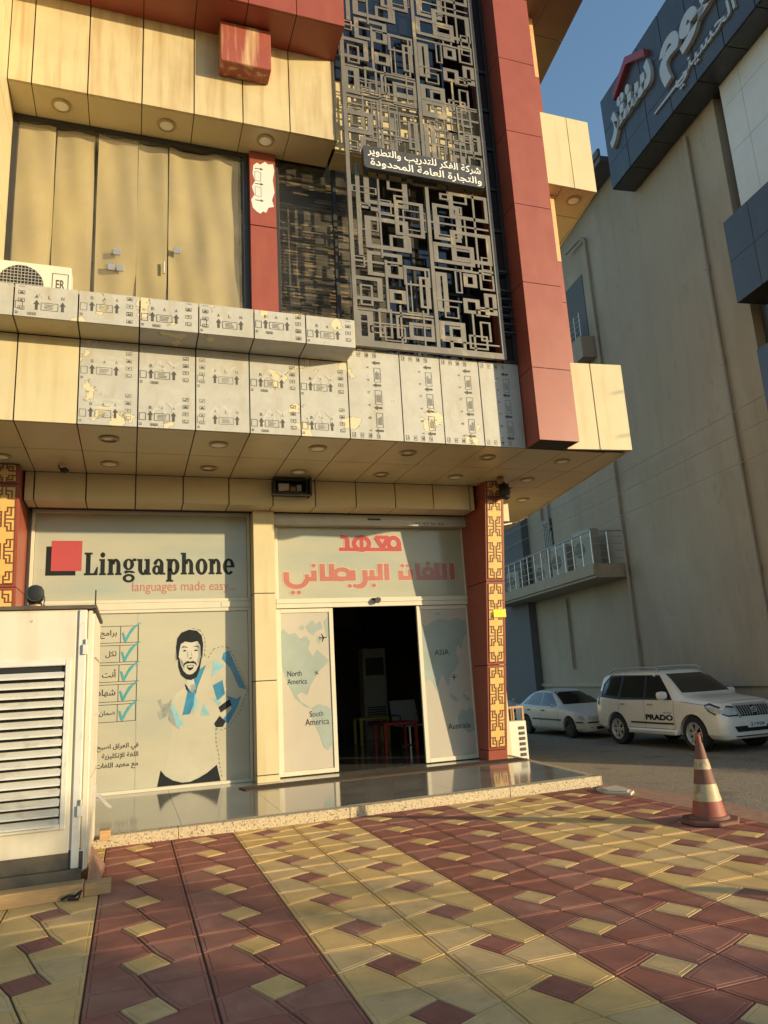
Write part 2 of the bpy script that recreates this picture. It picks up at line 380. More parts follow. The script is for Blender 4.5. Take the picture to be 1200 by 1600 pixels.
for i in range(-9, 10):
    x0 = SX0 + i*PX; x1 = x0+PX; cx = x0+PX/2
    red_strip = (i // 2) % 2 == 0
    for j in range(-1, 17):
        cy = SY0 - j*PY; yb, yt = cy-PY/2, cy+PY/2
        if x0 > XMAX or cy < -2.4: continue
        # diamond corners (pinwheel), joints run out from its corners
        Lc = (cx-.152, cy+.075); Tc = (cx+.053, cy+.172); Rc = (cx+.152, cy-.075); Bc = (cx-.053, cy-.172)
        TL, TR, BL, BR = (x0, yt), (x1, yt), (x0, yb), (x1, yb)
        tm = (cx, yt); bq = (cx, yb); lm = (x0, cy); rm = (x1, cy)
        pieces = [([TL, lm, Lc, Tc, tm], 0), ([TR, tm, Tc, Rc, rm], 0), ([BR, rm, Rc, Bc, bq], 0), ([BL, bq, Bc, Lc, lm], 0), ([Lc, Bc, Rc, Tc], 1)]
        for pts, dia in pieces:
            pts = [p for p in pts]
            if min(p[1] for p in pts) > 9.34: continue
            if max(p[0] for p in pts) > XMAX:
                pts = clip(pts, XMAX)
                if len(pts) < 3: continue
            ism = red_strip != bool(dia)
            mi = (0 if rnd.random() < .7 else 2) if ism else (1 if rnd.random() < .7 else 3)
            ring_piece(pv, pts, mi)
plaza = struct(pv.build('plaza_paving', [M['tred'], M['tyel'], M['tred2'], M['tyel2']]))
g = MB(); g.box(-60, -40, -.30, 6.2, 13.6, -.0125)
struct(g.build('plaza_bed', M['grout']))
# kerb along the street side
kp = [(6.165, -40), (6.165, 4.5), (6.165, 6.2), (6.165, 7.3), (6.165, 8.2), (6.165, 8.9), (6.165, 9.32)]
ko = [(6.40, -40), (6.42, 4.5), (6.52, 6.2), (6.70, 7.3), (6.74, 8.2), (6.66, 8.9), (6.52, 9.6)]
kb = MB()
for k in range(len(kp)-1):
    a, b, c, d = kp[k], kp[k+1], ko[k+1], ko[k]
    kb.prism([(*a, -.28), (*d, -.28), (*c, -.28), (*b, -.28)], (0, 0, .276))
struct(kb.build('kerb', M['kerb']))
rd = MB()
ys = [-60, -20, 0, 4, 8, 12, 16, 20, 30, 60, 120]
for k in range(len(ys)-1):
    for xa, za, xb, zb in ((6.0, -.20, 8.0, -.27), (8.0, -.27, 11.0, -.45), (11.0, -.45, 15.6 if ys[k] < 12 else 26, -.45)):
        rd.poly([(xa, ys[k], za), (xb, ys[k], zb), (xb, ys[k+1], zb), (xa, ys[k+1], za)])
rd.poly([(15.6, -60, -.45), (60, -60, -.45), (60, 12, -.45), (15.6, 12, -.45)])
struct(rd.build('road', M['asphalt']))
gd = MB(); gd.poly([(-600, -600, -.62), (600, -600, -.62), (600, 600, -.62), (-600, 600, -.62)])
struct(gd.build('ground', M['earth']))
cv = MB(); cv.prism([(5.98, 8.80, -.01), (6.17, 8.54, -.01), (6.34, 8.70, -.01), (6.44, 9.22, -.01), (6.06, 9.14, -.01)], (0, 0, .035)); cv.prism([(6.04, 8.82, .0255), (6.18, 8.62, .0255), (6.30, 8.74, .0255), (6.38, 9.14, .0255), (6.10, 9.08, .0255)], (0, 0, .012))
cv.build('drain_cover', M['concrete'], loc=(6.2, 8.9, 0), bevel=.003)
tag(bpy.data.objects['drain_cover'], 'pale concrete drain cover lying beside the porch corner', 'drain cover')

# ------------------------------------------------------------------ the porch
pr = thing('porch', 'low polished marble porch with pebbled front edge below the glass shopfront', 'porch', (3, 11, 0))
PF = [(-4.2, 9.24), (2.6, 9.33), (6.41, 9.55), (6.86, 13.6), (-4.2, 13.6)]
b = MB()
xs = [-4.2, -3.0, -1.8, -.6, .6, 1.8, 3.0, 4.2, 5.4, 6.41]
def fy(x): return 9.24+(x+4.2)/6.8*.09 if x < 2.6 else 9.33+(x-2.6)/3.81*.22
def rx(y): return 6.41+(y-9.55)/4.05*.45
for a, c in zip(xs[:-1], xs[1:]):
    for y0, y1 in ((None, 10.55), (10.55, 11.75), (11.75, 13.6)):
        e = .002
        ya, yc = (fy(a)+.14, fy(c)+.14) if y0 is None else (y0, y0)
        q = [(a+e, ya+e), (c-e, yc+e), (c-e, y1-e), (a+e, y1-e)]
        if c > 6.4: q = [(a+e, ya+e), (rx(yc)-.12, yc+e), (rx(y1)-.12, y1-e), (a+e, y1-e)]
        b.prism([(x, y, .09) for x, y in q], (0, 0, .03))
b.build('slab', M['marble'], pr)
b = MB(); b.prism([(x, y, -.05) for x, y in PF], (0, 0, .138)); b.build('base', M['grout'], pr)
b = MB()
for a, c in ((-4.2, .55), (.553, 2.6), (2.603, 4.9), (4.903, 6.41)):
    b.prism([(a, fy(a)-.02, -.03), (c, fy(c)-.02, -.03), (c, fy(c)+.138, -.03), (a, fy(a)+.138, -.03)], (0, 0, .149))
b.prism([(6.412, 9.53, -.03), (6.43, 9.53, -.03), (6.88, 13.6, -.03), (6.745, 13.6, -.03), (6.297, 9.69, -.03)], (0, 0, .149))
b.build('edge_strip', M['terrazzo'], pr, bevel=.008)
dm = MB(); dm.prism([(x, y, .121) for x, y in [(1.62, 12.10), (1.68, 11.72), (3.3, 11.80), (5.0, 11.86), (6.60, 11.95), (6.62, 12.35), (4.2, 12.25), (2.4, 12.18)]], (0, 0, .014))
tag(dm.build('doormat', M['mat'], loc=(4.1, 12, .12)), 'long narrow brown doormat lying on the marble porch', 'doormat')

# ------------------------------------------------------------------ main building
B = thing('commercial_building', 'cream and red clad commercial building with metal screen and glass shopfront', 'building', (3, 12, 0))
YF, ZS = 9.707, 5.08
JX = [-3.684, -2.942, -2.2, -1.458, -.716, .026, .775, 1.513, 2.237, 2.965]
def panels(mb, xs, z0, z1, y, gap=.009, th=.04, mi=lambda k: 0, dj=1):
    for k in range(len(xs)-1):
        mb.box(xs[k]+gap, y+rnd.uniform(-.002, .002), z0, xs[k+1]-gap, y+th, z1, mi(k))
# lower fascia: cream at left, filmed elsewhere
b = MB()
panels(b, JX, ZS, 6.262, YF, mi=lambda k: 0 if k < 4 else 1)
FX = [2.965, 3.80, 4.47, 5.14, 5.862]
panels(b, FX, ZS, 6.49, YF, mi=lambda k: 1)
b.box(-3.7, YF+.025, ZS+.006, 6.6, YF+.14, 6.25, 2)
b.build('lower_fascia', [M['cream'], M['film'], M['joint']], B)
b = MB(); b.prism([(6.58, 9.645, ZS), (7.145, 9.59, ZS), (7.15, 9.64, ZS), (6.58, 9.69, ZS)], (0, 0, 1.50))
b.prism([(7.165, 9.588, ZS), (7.73, 9.53, ZS), (7.73, 9.59, ZS), (7.17, 9.64, ZS)], (0, 0, 1.50))
yy = 9.53; xx = 7.73
for k in range(5):
    y2 = yy+1.1; x2 = xx+.19
    b.prism([(xx-.05, yy+.07, ZS), (xx, yy+.008, ZS), (x2, y2-.008, ZS), (x2-.05, y2-.008, ZS)], (0, 0, 1.5)); yy, xx = y2, x2
b.prism([(6.6, 9.75, ZS+.01), (7.66, 9.64, ZS+.01), (8.6, 15, ZS+.01), (6.6, 15, ZS+.01)], (0, 0, 1.48), 1)
b.build('side_fascia', [M['cream'], M['joint']], B)
# ledge with filmed panels
b = MB()
LY = 9.215; LX = [-3.684, -2.20, -1.458, -.716, .026, .775, 1.513, 2.237, 2.95]
panels(b, LX, 6.272, 6.70, LY, mi=lambda k: 0, th=.03)
for k in range(len(LX)-1):
    b.box(LX[k]+.009, LY+.032, 6.272, LX[k+1]-.009, 9.70, 6.30, 0 if k > 3 else 1)
    b.box(LX[k]+.009, LY+.032, 6.67, LX[k+1]-.009, 10.36, 6.70, 1)
b.box(-3.7, LY+.036, 6.302, 2.935, 10.3, 6.668, 2)
b.box(2.936, LY+.004, 6.274, 2.956, 9.704, 6.698, 1)
b.build('ledge', [M['film'], M['cream'], M['joint']], B)
# printed marks on the protective film
ink = MB(); ghost = MB()
def prints(x0, z0, x1, z1, y, turn=False, seed=0, rows=(0,)):
    r = random.Random(seed); w = .74
    def tr(u, v):
        if not turn: return (x0+u, y, z0+v)
        return (x0+.50-v, y, z0+u)
    def rect(u0, v0, u1, v1, lift=0):
        P = [tr(u0, v0), tr(u1, v0), tr(u1, v1), tr(u0, v1)]
        if any(p[0] < x0+.012 or p[0] > x1-.012 or p[2] < z0+.01 or p[2] > z1-.01 for p in P): return
        ink.poly([(p[0], y-lift, p[2]) for p in P])
    def frame(u0, v0, u1, v1, t=.006):
        rect(u0, v0, u1, v0+t); rect(u0, v1-t, u1, v1); rect(u0, v0+t+.0005, u0+t, v1-t-.0005); rect(u1-t, v0+t+.0005, u1, v1-t-.0005)
    def arrow(u, v):
        rect(u-.016, v, u+.016, v+.075)
        P = [tr(u-.036, v+.0755), tr(u+.036, v+.0755), tr(u, v+.135)]
        if all(x0+.01 < p[0] < x1-.01 and z0 < p[2] < z1 for p in P): ink.poly(P)
    def icon(u, v, k):
        frame(u, v, u+.075, v+.05, .005)
        if k % 4 == 0: rect(u+.015, v+.012, u+.045, v+.022); rect(u+.04, v+.024, u+.06, v+.034)
        elif k % 4 == 1: P = [tr(u+.012, v+.01), tr(u+.063, v+.01), tr(u+.055, v+.03), tr(u+.0375, v+.04), tr(u+.02, v+.03)]; ink.poly(P) if all(x0 < p[0] < x1 and z0 < p[2] < z1 for p in P) else None
        elif k % 4 == 2: P = [tr(u+.02, v+.035), tr(u+.055, v+.035), tr(u+.0375, v+.012)]; ink.poly(P) if all(x0 < p[0] < x1 and z0 < p[2] < z1 for p in P) else None
        else: rect(u+.02, v+.012, u+.026, v+.04); rect(u+.03, v+.012, u+.06, v+.018)
    def para(u, v, w=.2, h=.105):
        frame(u, v, u+w, v+h)
        for k in range(4): rect(u+.04, v+.022+k*.018, u+.04+w*r.uniform(.4, .62), v+.028+k*.018)
    def letter(ch, u, v):
        P0 = tr(u, v)
        if not (x0+.03 < P0[0] < x1-.03 and z0+.03 < P0[2] < z1-.06): return
        geo = textgeo(ch); U, V = ((1, 0, 0), (0, 0, 1)) if not turn else ((0, 0, 1), (-1, 0, 0))
        place(ink, geo, (-.017, 0, .017, .045), P0, U, V, (0, -1, 0))
    if not turn:
        for rz in rows:
            word = 'BAA' if seed % 3 else 'ALN'; col = .58 if seed % 3 else .05; s = 0 if seed % 3 else .10
            arrow(.16+s, rz); arrow(.46+s, rz); para(.21+s, rz); para(-.10, rz, .19) if False else frame(.02, rz, .105, rz+.105)
            for k, ch in enumerate(word): letter(ch, .16+s+.15*k, rz+.16)
            for k in range(4): icon(col, rz+.30-k*.105, k)
            if seed % 2: frame(.16, rz-.075, .26, rz-.04, .004); [rect(.175+.02*k, rz-.067, .187+.02*k, rz-.05) for k in range(4)]
            rect(.02, rz-.07, .055, rz-.06); rect(.02, rz-.05, .055, rz-.04)
    else:
        for k in range(4): arrow(.14+k*.36, -.02)
        for k in range(3): para(.19+k*.36, -.02, .23)
        for k in range(6): letter('ABANAA'[k], .14+k*.2, .16)
        for e in (.02, 1.30):
            for k in range(4): icon(e, .06+k*.125-.02, k)
for k in range(4, len(JX)-1): prints(JX[k], ZS, JX[k+1], 6.262, YF-.0032, False, k, (.10, .70))
for k in range(2, len(LX)-1): prints(LX[k], 6.272, LX[k+1], 6.70, LY-.0032, False, k+1, ((.10,) if k % 3 else (-.16, .16)))
for k in range(4): prints(FX[k], ZS, FX[k+1], 6.49, YF-.0032, True, k)
for k in range(4, len(JX)-1):
    for zz in (5.28, 5.88):
        place(ghost, textgeo('AY' if k > 4 else 'S', offset=.02), (JX[k]+.16, zz, JX[k]+.56, zz+.17), (0, YF-.0026, 0), (1, 0, 0), (0, 0, 1), (0, -1, 0), dz=.0002)
lf = bpy.data.objects['lower_fascia']
ink.build('film_print', M['filmink'], lf); ghost.build('faded_lettering', M['filmghost'], lf)
# soffit panels
b = MB()
for k in range(len(JX)-1+6):
    xs_ = JX + [3.70, 4.43, 5.16, 5.89, 6.62, 7.35]
    for y0, y1 in ((YF+.045, 10.85), (10.85, 12.02)):
        if k < len(xs_)-1: b.box(xs_[k]+.008, y0+.008, ZS, xs_[k+1]-.008, y1-.008, ZS+.03)
for y0, y1 in ((9.72, 10.85), (10.85, 12.02), (12.02, 12.6), (12.6, 13.2), (13.2, 13.9), (13.9, 15), (15, 17)):
    xl = 7.36 if y0 < 12 else 6.88
    def xr(y): return 7.70+(y-9.6)*.174
    b.prism([(xl, y0+.005, ZS), (xr(y0), y0+.005, ZS), (xr(y1), y1-.005, ZS), (xl, y1-.005, ZS)], (0, 0, .03))
b.prism([(-3.7, 9.8, ZS+.035), (7.5, 9.8, ZS+.035), (8.9, 17, ZS+.035), (-3.7, 17, ZS+.035)], (0, 0, .06), 1)
b.build('soffit', [M['soffit'], M['joint']], B)
def downlight(x, y, z, broken=0):
    q = MB(); q.lathe([(.135, z-.004), (.135, z-.02), (.10, z-.028), (.10, z-.012)], (x, y, 0), 'z', 28)
    o = q.build('downlight', M['lightring'], B, smooth=True)
    q = MB()
    if broken:
        q.poly([(x+.098*math.cos(a*.35), y+.098*math.sin(a*.35), z-.010) for a in range(18)], 1)
        q.poly([(x-.09, y-.02, z-.014), (x-.02, y-.085, z-.014), (x+.06, y-.06, z-.014), (x+.02, y+.01, z-.014), (x-.05, y+.03, z-.014)], 0)
    else: q.lathe([(.099, z-.011), (.099, z-.020), (.05, z-.027)], (x, y, 0), 'z', 24)
    q.build('lens', [M['lightlens'], M['dark']], o, smooth=True)
for k, p in enumerate([(-1.82, 11.27), (-.34, 10.25), (1.14, 10.27), (2.6, 10.22), (4.05, 10.23), (5.45, 10.26), (6.86, 10.27), (-.36, 11.44), (1.12, 11.48), (2.58, 11.48), (4.02, 11.47), (5.4, 11.43), (6.85, 11.44), (7.55, 12.87)]):
    downlight(*p, ZS, broken=k in (1, 4, 5, 8, 10))
q = MB(); q.tube([(-1.09, 11.65, ZS), (-1.08, 11.65, ZS-.05), (-1.02, 11.62, ZS-.07)], .012)
q.lathe([(.035, -.07), (.05, 0), (.02, .05)], (-.99, 11.6, ZS-.09), 'x', 12); q.build('hanging_lamp_holder', M['dark'], B, smooth=True)
# beam over the shopfront
b = MB(); BX = [-1.50, -1.46] + [-.716+.74*k for k in range(10)] + [6.04]
BX = [x for x in BX if x <= 6.05]
BX[0] = -1.60
for k in range(len(BX)-1):
    b.box(BX[k]+.010, 12.03, 4.626, BX[k+1]-.010, 12.06, ZS-.004)
    b.box(BX[k]+.010, 12.066, 4.626, BX[k+1]-.010, 12.52, 4.65)
b.box(-1.60, 12.062, 4.655, 6.03, 13.4, ZS-.004, 1)
b.build('beam', [M['soffit'], M['joint']], B)
b = MB(); b.box(6.50, 12.25, 4.47, 6.86, 12.30, ZS-.004); b.box(6.50, 12.305, 4.47, 6.86, 17, ZS-.004)
b.build('side_beam', M['cream'], B)
# open control box on the beam
fb = thing('floodlight', 'open black floodlight housing mounted on the cream beam over the pillar', 'light', (2.53, 11.95, 4.75))
q = MB(); q.box(2.22, 11.80, 4.78, 2.25, 12.03, 5.04); q.box(2.77, 11.80, 4.78, 2.80, 12.03, 5.04); q.box(2.25, 11.80, 5.01, 2.77, 12.03, 5.04); q.box(2.25, 11.80, 4.78, 2.77, 12.03, 4.81); q.box(2.25, 12.0, 4.81, 2.77, 12.028, 5.01)
q.build('housing', M['black'], fb, bevel=.004)
q = MB(); q.box(2.32, 11.90, 4.84, 2.50, 11.99, 4.98, 0); q.box(2.52, 11.92, 4.83, 2.62, 11.99, 4.93, 1); q.box(2.64, 11.93, 4.86, 2.72, 11.98, 4.97, 0); q.tube([(2.3, 11.9, 4.83), (2.5, 11.86, 4.85), (2.7, 11.9, 4.82)], .01, 6, 1)
q.build('ballast', [M['chairgrey'], M['copper']], fb)
q = MB(); q.box(2.82, 11.70, 4.74, 2.85, 11.98, 5.05); q.box(2.17, 11.70, 4.735, 2.85, 11.78, 4.755)
q.build('bracket', M['dark'], fb)

# shop window (left)
GY = 12.85
def frame_rect(mb, x0, z0, x1, z1, y0, y1, t, m=0):
    mb.box(x0, y0, z0, x0+t, y1, z1, m); mb.box(x1-t, y0, z0, x1, y1, z1, m)
    mb.box(x0+t, y0, z1-t, x1-t, y1, z1, m); mb.box(x0+t, y0, z0, x1-t, y1, z0+t, m)
b = MB()
frame_rect(b, -1.56, 3.10, 1.96, 4.66, 12.80, 12.88, .05); frame_rect(b, -1.56, .121, 1.96, 2.985, 12.80, 12.88, .05)
b.box(-1.56, 12.79, 2.988, 1.96, 12.88, 3.097); b.box(1.45, 12.782, 3.005, 1.93, 12.79, 3.08); b.box(-1.56, 12.76, 4.663, 1.96, 12.88, 4.70, 1)
SW = b.build('shop_window', [M['alu'], M['dark']], B, bevel=.003)
b = MB(); b.box(-1.505, GY-.005, 3.15, 1.905, GY+.005, 4.61); b.build('upper_pane', M['vinyl'], SW)
b = MB(); b.box(-1.505, GY-.005, .172, .10, GY+.005, 2.934); b.box(.104, GY-.005, .172, 1.905, GY+.005, 2.934); b.build('lower_pane', M['vinylpale'], SW)
PX_, PZ_, PN_ = (1, 0, 0), (0, 0, 1), (0, -1, 0)
def deco(name, geos, m, parent, y):
    q = MB()
    for geo, bbox, *rest in geos: place(q, geo, bbox, (0, y, 0), PX_, PZ_, PN_, dz=.0004, fit=rest[0] if rest else 'both')
    return q.build(name, m, parent)
def raw(name, polys, m, parent, y):
    q = MB()
    for k, p in enumerate(polys):
        v, f = tess(p); q.add([(a.x, y-.0003*(k % 6), a.y) for a in v], f)
    return q.build(name, m, parent)
Y1, Y2, Y3, Y4 = GY-.0075, GY-.0105, GY-.0135, GY-.0165
raw('logo_shadow', [[(-1.33, 3.57), (-.88, 3.57), (-.88, 4.05), (-1.33, 4.05)]], M['ink'], SW, Y1)
raw('logo_square', [[(-1.25, 3.645), (-.79, 3.645), (-.79, 4.145), (-1.25, 4.145)]], M['logored'], SW, Y2)
# heavy slab-serif lettering drawn letter by letter
def el(cx, cy, rx_, ry_, a0, a1, n=14): return [(cx+rx_*math.cos(R(a0+(a1-a0)*k/n)), cy+ry_*math.sin(R(a0+(a1-a0)*k/n))) for k in range(n+1)]
def ringp(cx, cy, ro, so, ri, si, a0=0, a1=360, n=22):
    out = []
    o, i = el(cx, cy, ro, so, a0, a1, n), el(cx, cy, ri, si, a0, a1, n)
    for k in range(n): out.append([o[k], o[k+1], i[k+1], i[k]])
    return out
def rc(a, b, c, d): return [[(a, b), (c, b), (c, d), (a, d)]]
def glyph(ch):
    if ch == 'L': return rc(.12, .13, .46, 1.28)+rc(0, 1.28, .60, 1.4)+rc(0, 0, 1.0, .13)+[[(.72, .13), (1.0, .13), (1.02, .52), (.94, .52)]], 1.08
    if ch == 'i': return rc(.1, .12, .42, .88)+rc(0, .88, .42, 1)+rc(0, 0, .52, .12)+[el(.25, 1.25, .18, .17, 0, 340)], .58
    if ch in 'nh':
        t = 1.0 if ch == 'n' else 1.4
        return rc(.1, .12, .42, t-.12)+rc(0, t-.12, .42, t)+rc(0, 0, .5, .12)+ringp(.62, .58, .38, .44, .07, .26, 0, 165, 14)+rc(.69, .12, 1.0, .58)+rc(.60, 0, 1.1, .12), 1.16
    if ch == 'u': return rc(.1, .42, .42, .88)+rc(0, .88, .42, 1)+ringp(.5, .42, .40, .44, .08, .27, 180, 345, 14)+rc(.68, .12, 1.0, .88)+rc(.58, .88, 1.0, 1)+rc(.68, 0, 1.1, .12), 1.16
    if ch == 'g': return ringp(.42, .66, .42, .36, .13, .25)+ringp(.45, -.2, .46, .27, .22, .13)+[[(.08, .22), (.3, .32), (.36, .2), (.2, .05)]]+rc(.72, .86, 1.0, 1.03)+ringp(.5, .12, .42, .16, .05, .05, 0, 180, 8), 1.02
    if ch == 'a': return rc(.58, .12, .89, .64)+rc(.58, 0, 1.04, .12)+ringp(.5, .64, .39, .38, .10, .24, 0, 168, 14)+ringp(.36, .30, .36, .31, .10, .17)+[el(.24, .74, .14, .13, 0, 340)], 1.07
    if ch == 'p': return rc(.1, -.33, .42, .88)+rc(0, .88, .42, 1)+rc(0, -.45, .56, -.33)+ringp(.60, .5, .46, .52, .13, .36), 1.12
    if ch == 'o': return ringp(.49, .5, .49, .53, .16, .38), 1.02
    if ch == 'e': return ringp(.48, .5, .48, .53, .17, .38, 0, 318)+rc(.31, .44, .96, .56), 1.0
def slab(word):
    polys = []; x = 0
    for ch in word:
        ps, adv = glyph(ch); polys += [[(a+x, b) for a, b in p] for p in ps]; x += adv+.03
    return flat(polys)
q = MB(); geo = slab('Linguaphone')
place(q, geo, (-.75, 3.445, 1.69, 3.955), (0, Y1, 0), PX_, PZ_, PN_, dz=.0003); q.build('shop_name', M['ink'], SW)
deco('slogan', [(textgeo('languages made easy...'), (.005, 3.245, 1.70, 3.455))], M['salmon'], SW, Y1)
# poster: check list, portrait, ribbons
boxes = []
for k in range(5):
    z1 = 2.73-.31*k; z0 = z1-.275; xr = .12-.006*k
    t = .008
    for (a, b_, c, d) in ((-1.4, z0, xr, z0+t), (-1.4, z1-t, xr, z1), (xr-t, z0+t, xr, z1-t), (xr-.285, z0+t, xr-.285+t, z1-t)):
        boxes.append([(a, b_), (c, b_), (c, d), (a, d)])
raw('list_boxes', boxes, M['ink'], SW, Y1)
ticks = []
for k in range(5):
    cx, cz = -.03-.006*k, 2.53-.31*k
    ticks.append([(cx-.11, cz+.09), (cx-.085, cz+.095), (cx-.05, cz+.0), (cx+.03, cz+.15), (cx+.14, cz+.235), (cx+.20, cz+.25), (cx+.10, cz+.17), (cx+.02, cz+.06), (cx-.045, cz-.07), (cx-.075, cz-.05)])
raw('ticks', ticks, M['teal'], SW, Y2)
for k, (t, h) in enumerate((('برامج', .14), ('لكل', .11), ('أنت ت', .13), ('شهادة', .13), ('ضمان تع', .11))):
    deco('list_text', [(textgeo(t, arabic=True, offset=.006), (-1.2, 2.53-.31*k, -.22, 2.53-.31*k+h), 'r')], M['ink'], SW, Y1)
for t, z, h in (('في العراق اصبح', .77, .115), ('اللغة الإنكليزية', .64, .105), ('مع معهد اللغات', .49, .115)):
    deco('poster_text', [(textgeo(t, arabic=True, offset=.012), (-2, z, .145, z+h), 'r')], M['ink'], SW, Y1)
raw('robe', [[(.86, 1.70), (.72, 1.60), (.62, 1.42), (.66, 1.0), (.56, .42), (.52, .36), (.68, .26), (.95, .21), (1.2, .32), (1.36, .42), (1.33, .95), (1.36, 1.3), (1.26, 1.62), (1.08, 1.72), (.98, 1.62)], [(.84, 1.24), (.97, 1.84), (1.22, 2.06), (1.34, 2.13), (1.48, 2.24), (1.60, 2.27), (1.88, 1.6), (1.72, 1.30), (1.57, 1.04), (1.40, 1.05), (1.28, 1.2)]], M['robe'], SW, Y1+.0012)
raw('portrait_face', [[(.74, 2.3), (.76, 2.05), (.84, 1.88), (.94, 1.82), (1.04, 1.86), (1.11, 2.02), (1.135, 2.3), (1.12, 2.5), (.94, 2.6), (.76, 2.5)], [(.88, 1.86), (.99, 1.85), (1.03, 1.70), (.98, 1.60), (.90, 1.70)]], M['paper'], SW, Y1)
raw('portrait_hair', [[(.725, 2.14), (.715, 2.35), (.735, 2.5), (.80, 2.59), (.92, 2.635), (1.05, 2.615), (1.13, 2.53), (1.155, 2.38), (1.14, 2.16), (1.115, 2.2), (1.11, 2.36), (1.06, 2.44), (.96, 2.42), (.86, 2.44), (.79, 2.40), (.765, 2.28), (.755, 2.16)],
    [(.745, 2.20), (.755, 2.02), (.80, 1.89), (.88, 1.82), (.96, 1.805), (1.05, 1.85), (1.10, 1.98), (1.135, 2.20), (1.112, 2.17), (1.085, 2.05), (1.04, 1.955), (.985, 1.905), (.94, 1.895), (.89, 1.905), (.835, 1.96), (.795, 2.05), (.768, 2.17)],
    [(.825, 2.03), (.85, 2.09), (.90, 2.118), (.945, 2.105), (.99, 2.118), (1.035, 2.09), (1.06, 2.03), (1.01, 2.075), (.945, 2.082), (.88, 2.075)],
    [(.80, 2.335), (.83, 2.365), (.89, 2.35), (.905, 2.335), (.85, 2.345)], [(.99, 2.345), (1.03, 2.365), (1.08, 2.35), (1.09, 2.33), (1.04, 2.35)],
    [(.82, 2.285), (.85, 2.305), (.885, 2.285), (.85, 2.275)], [(1.0, 2.285), (1.035, 2.305), (1.07, 2.285), (1.035, 2.275)],
    [(.925, 2.17), (.94, 2.15), (.975, 2.16), (.965, 2.175)],
    [(.885, 2.045), (.945, 2.052), (1.005, 2.045), (.985, 1.985), (.945, 1.96), (.905, 1.985)],
    [(.86, 1.75), (.88, 1.66), (.93, 1.60), (.90, 1.70)]], M['ink'], SW, Y2)
raw('portrait_teeth', [[(.897, 2.038), (.945, 2.044), (.993, 2.038), (.985, 2.016), (.945, 2.008), (.905, 2.016)]], M['paper'], SW, Y3)
raw('portrait_shading', [[(1.03, 2.42), (1.11, 2.36), (1.115, 2.18), (1.08, 2.05), (1.05, 2.10), (1.08, 2.22)], [(.775, 2.17), (.80, 2.06), (.84, 1.98), (.86, 2.02), (.82, 2.12)], [(.90, 2.30), (.915, 2.2), (.90, 2.17), (.89, 2.2)], [(.70, 2.2), (.72, 2.3), (.735, 2.2), (.72, 2.12)], [(.955, 2.3), (.98, 2.18), (.96, 2.2)], [(.94, 1.72), (1.02, 1.74), (1.03, 1.66), (.97, 1.60)],
    [(.43, 1.50), (.48, 1.53), (.50, 1.44), (.60, 1.46), (.655, 1.52), (.62, 1.34), (.56, 1.24), (.47, 1.2), (.43, 1.32), (.50, 1.36)], [(.62, 1.38), (.66, 1.44), (.70, 1.2), (.78, 1.03), (.68, 1.10), (.60, 1.2)]], M['greyink'], SW, Y1-.0005)
raw('ribbon_blue', [[(.82, 1.25), (.94, 1.80), (1.07, 1.95), (1.20, 2.04), (1.06, 1.68), (1.0, 1.40), (.94, 1.26)], [(1.49, 2.23), (1.58, 2.26), (1.87, 1.60), (1.74, 1.64), (1.60, 1.97), (1.46, 2.13)],
    [(1.31, 1.70), (1.47, 1.78), (1.51, 1.55), (1.38, 1.44)], [(1.54, 1.52), (1.70, 1.46), (1.78, 1.50), (1.70, 1.30), (1.56, 1.06), (1.47, 1.14), (1.62, 1.30)]], M['blue'], SW, Y1)
raw('ribbon_pale', [[(1.29, 1.84), (1.33, 2.12), (1.42, 2.06), (1.50, 2.02), (1.40, 1.92)], [(1.11, 1.22), (1.16, 1.42), (1.26, 1.22)], [(.98, 1.26), (1.02, 1.60), (1.07, 1.40)], [(1.30, 1.5), (1.4, 1.36), (1.46, 1.42)], [(.62, 1.42), (.70, 1.40), (.84, 1.10), (.74, 1.05)]], M['lightblue'], SW, Y1-.001)
raw('poster_dark_shapes', [[(.44, .175), (.49, .42), (.56, .33), (.68, .25), (.82, .205), (.95, .205), (1.08, .25), (1.22, .32), (1.37, .43), (1.43, .175)], [(1.33, 1.08), (1.42, 1.2), (1.52, 1.1), (1.47, 1.02), (1.36, 1.02)], [(1.40, 1.34), (1.58, 1.46), (1.62, 1.36), (1.44, 1.25)]], M['ink'], SW, Y1-.0015)
dash = []
path = [(.98, 2.66), (1.1, 2.62), (1.18, 2.50), (1.19, 2.36), (1.17, 2.2), (1.24, 2.16), (1.33, 2.30), (1.46, 2.33), (1.56, 2.32), (1.66, 2.16), (1.78, 1.86), (1.90, 1.58), (1.84, 1.46), (1.74, 1.22), (1.58, 1.02), (1.46, .97), (1.36, 1.0), (1.36, .8), (1.40, .6), (1.42, .4), (1.46, .2)]
for (a, b_), (c, d) in zip(path[:-1], path[1:]):
    L = math.hypot(c-a, d-b_); n = max(1, int(L/.032))
    for k in range(n):
        if k % 2 == 0 or n == 1:
            t0, t1 = k/n, (k+.8)/n; ux, uz = (c-a)/L*.004, (d-b_)/L*.004
            p, r_ = (a+(c-a)*t0, b_+(d-b_)*t0), (a+(c-a)*t1, b_+(d-b_)*t1)
            dash.append([(p[0]-uz, p[1]+ux), (p[0]+uz, p[1]-ux), (r_[0]+uz, r_[1]-ux), (r_[0]-uz, r_[1]+ux)])
raw('dotted_outline', dash, M['ink'], SW, Y1-.002)

# cream pillar between windows
b = MB()
for z0, z1 in ((.121, .228), (.242, 1.717), (1.731, 3.173), (3.187, 4.622)): b.box(1.965, 12.45, z0, 2.33, 12.79, z1)
b.box(1.975, 12.46, .13, 2.32, 12.9, 4.61, 1); b.build('pillar', [M['cream'], M['joint']], B, bevel=.004)
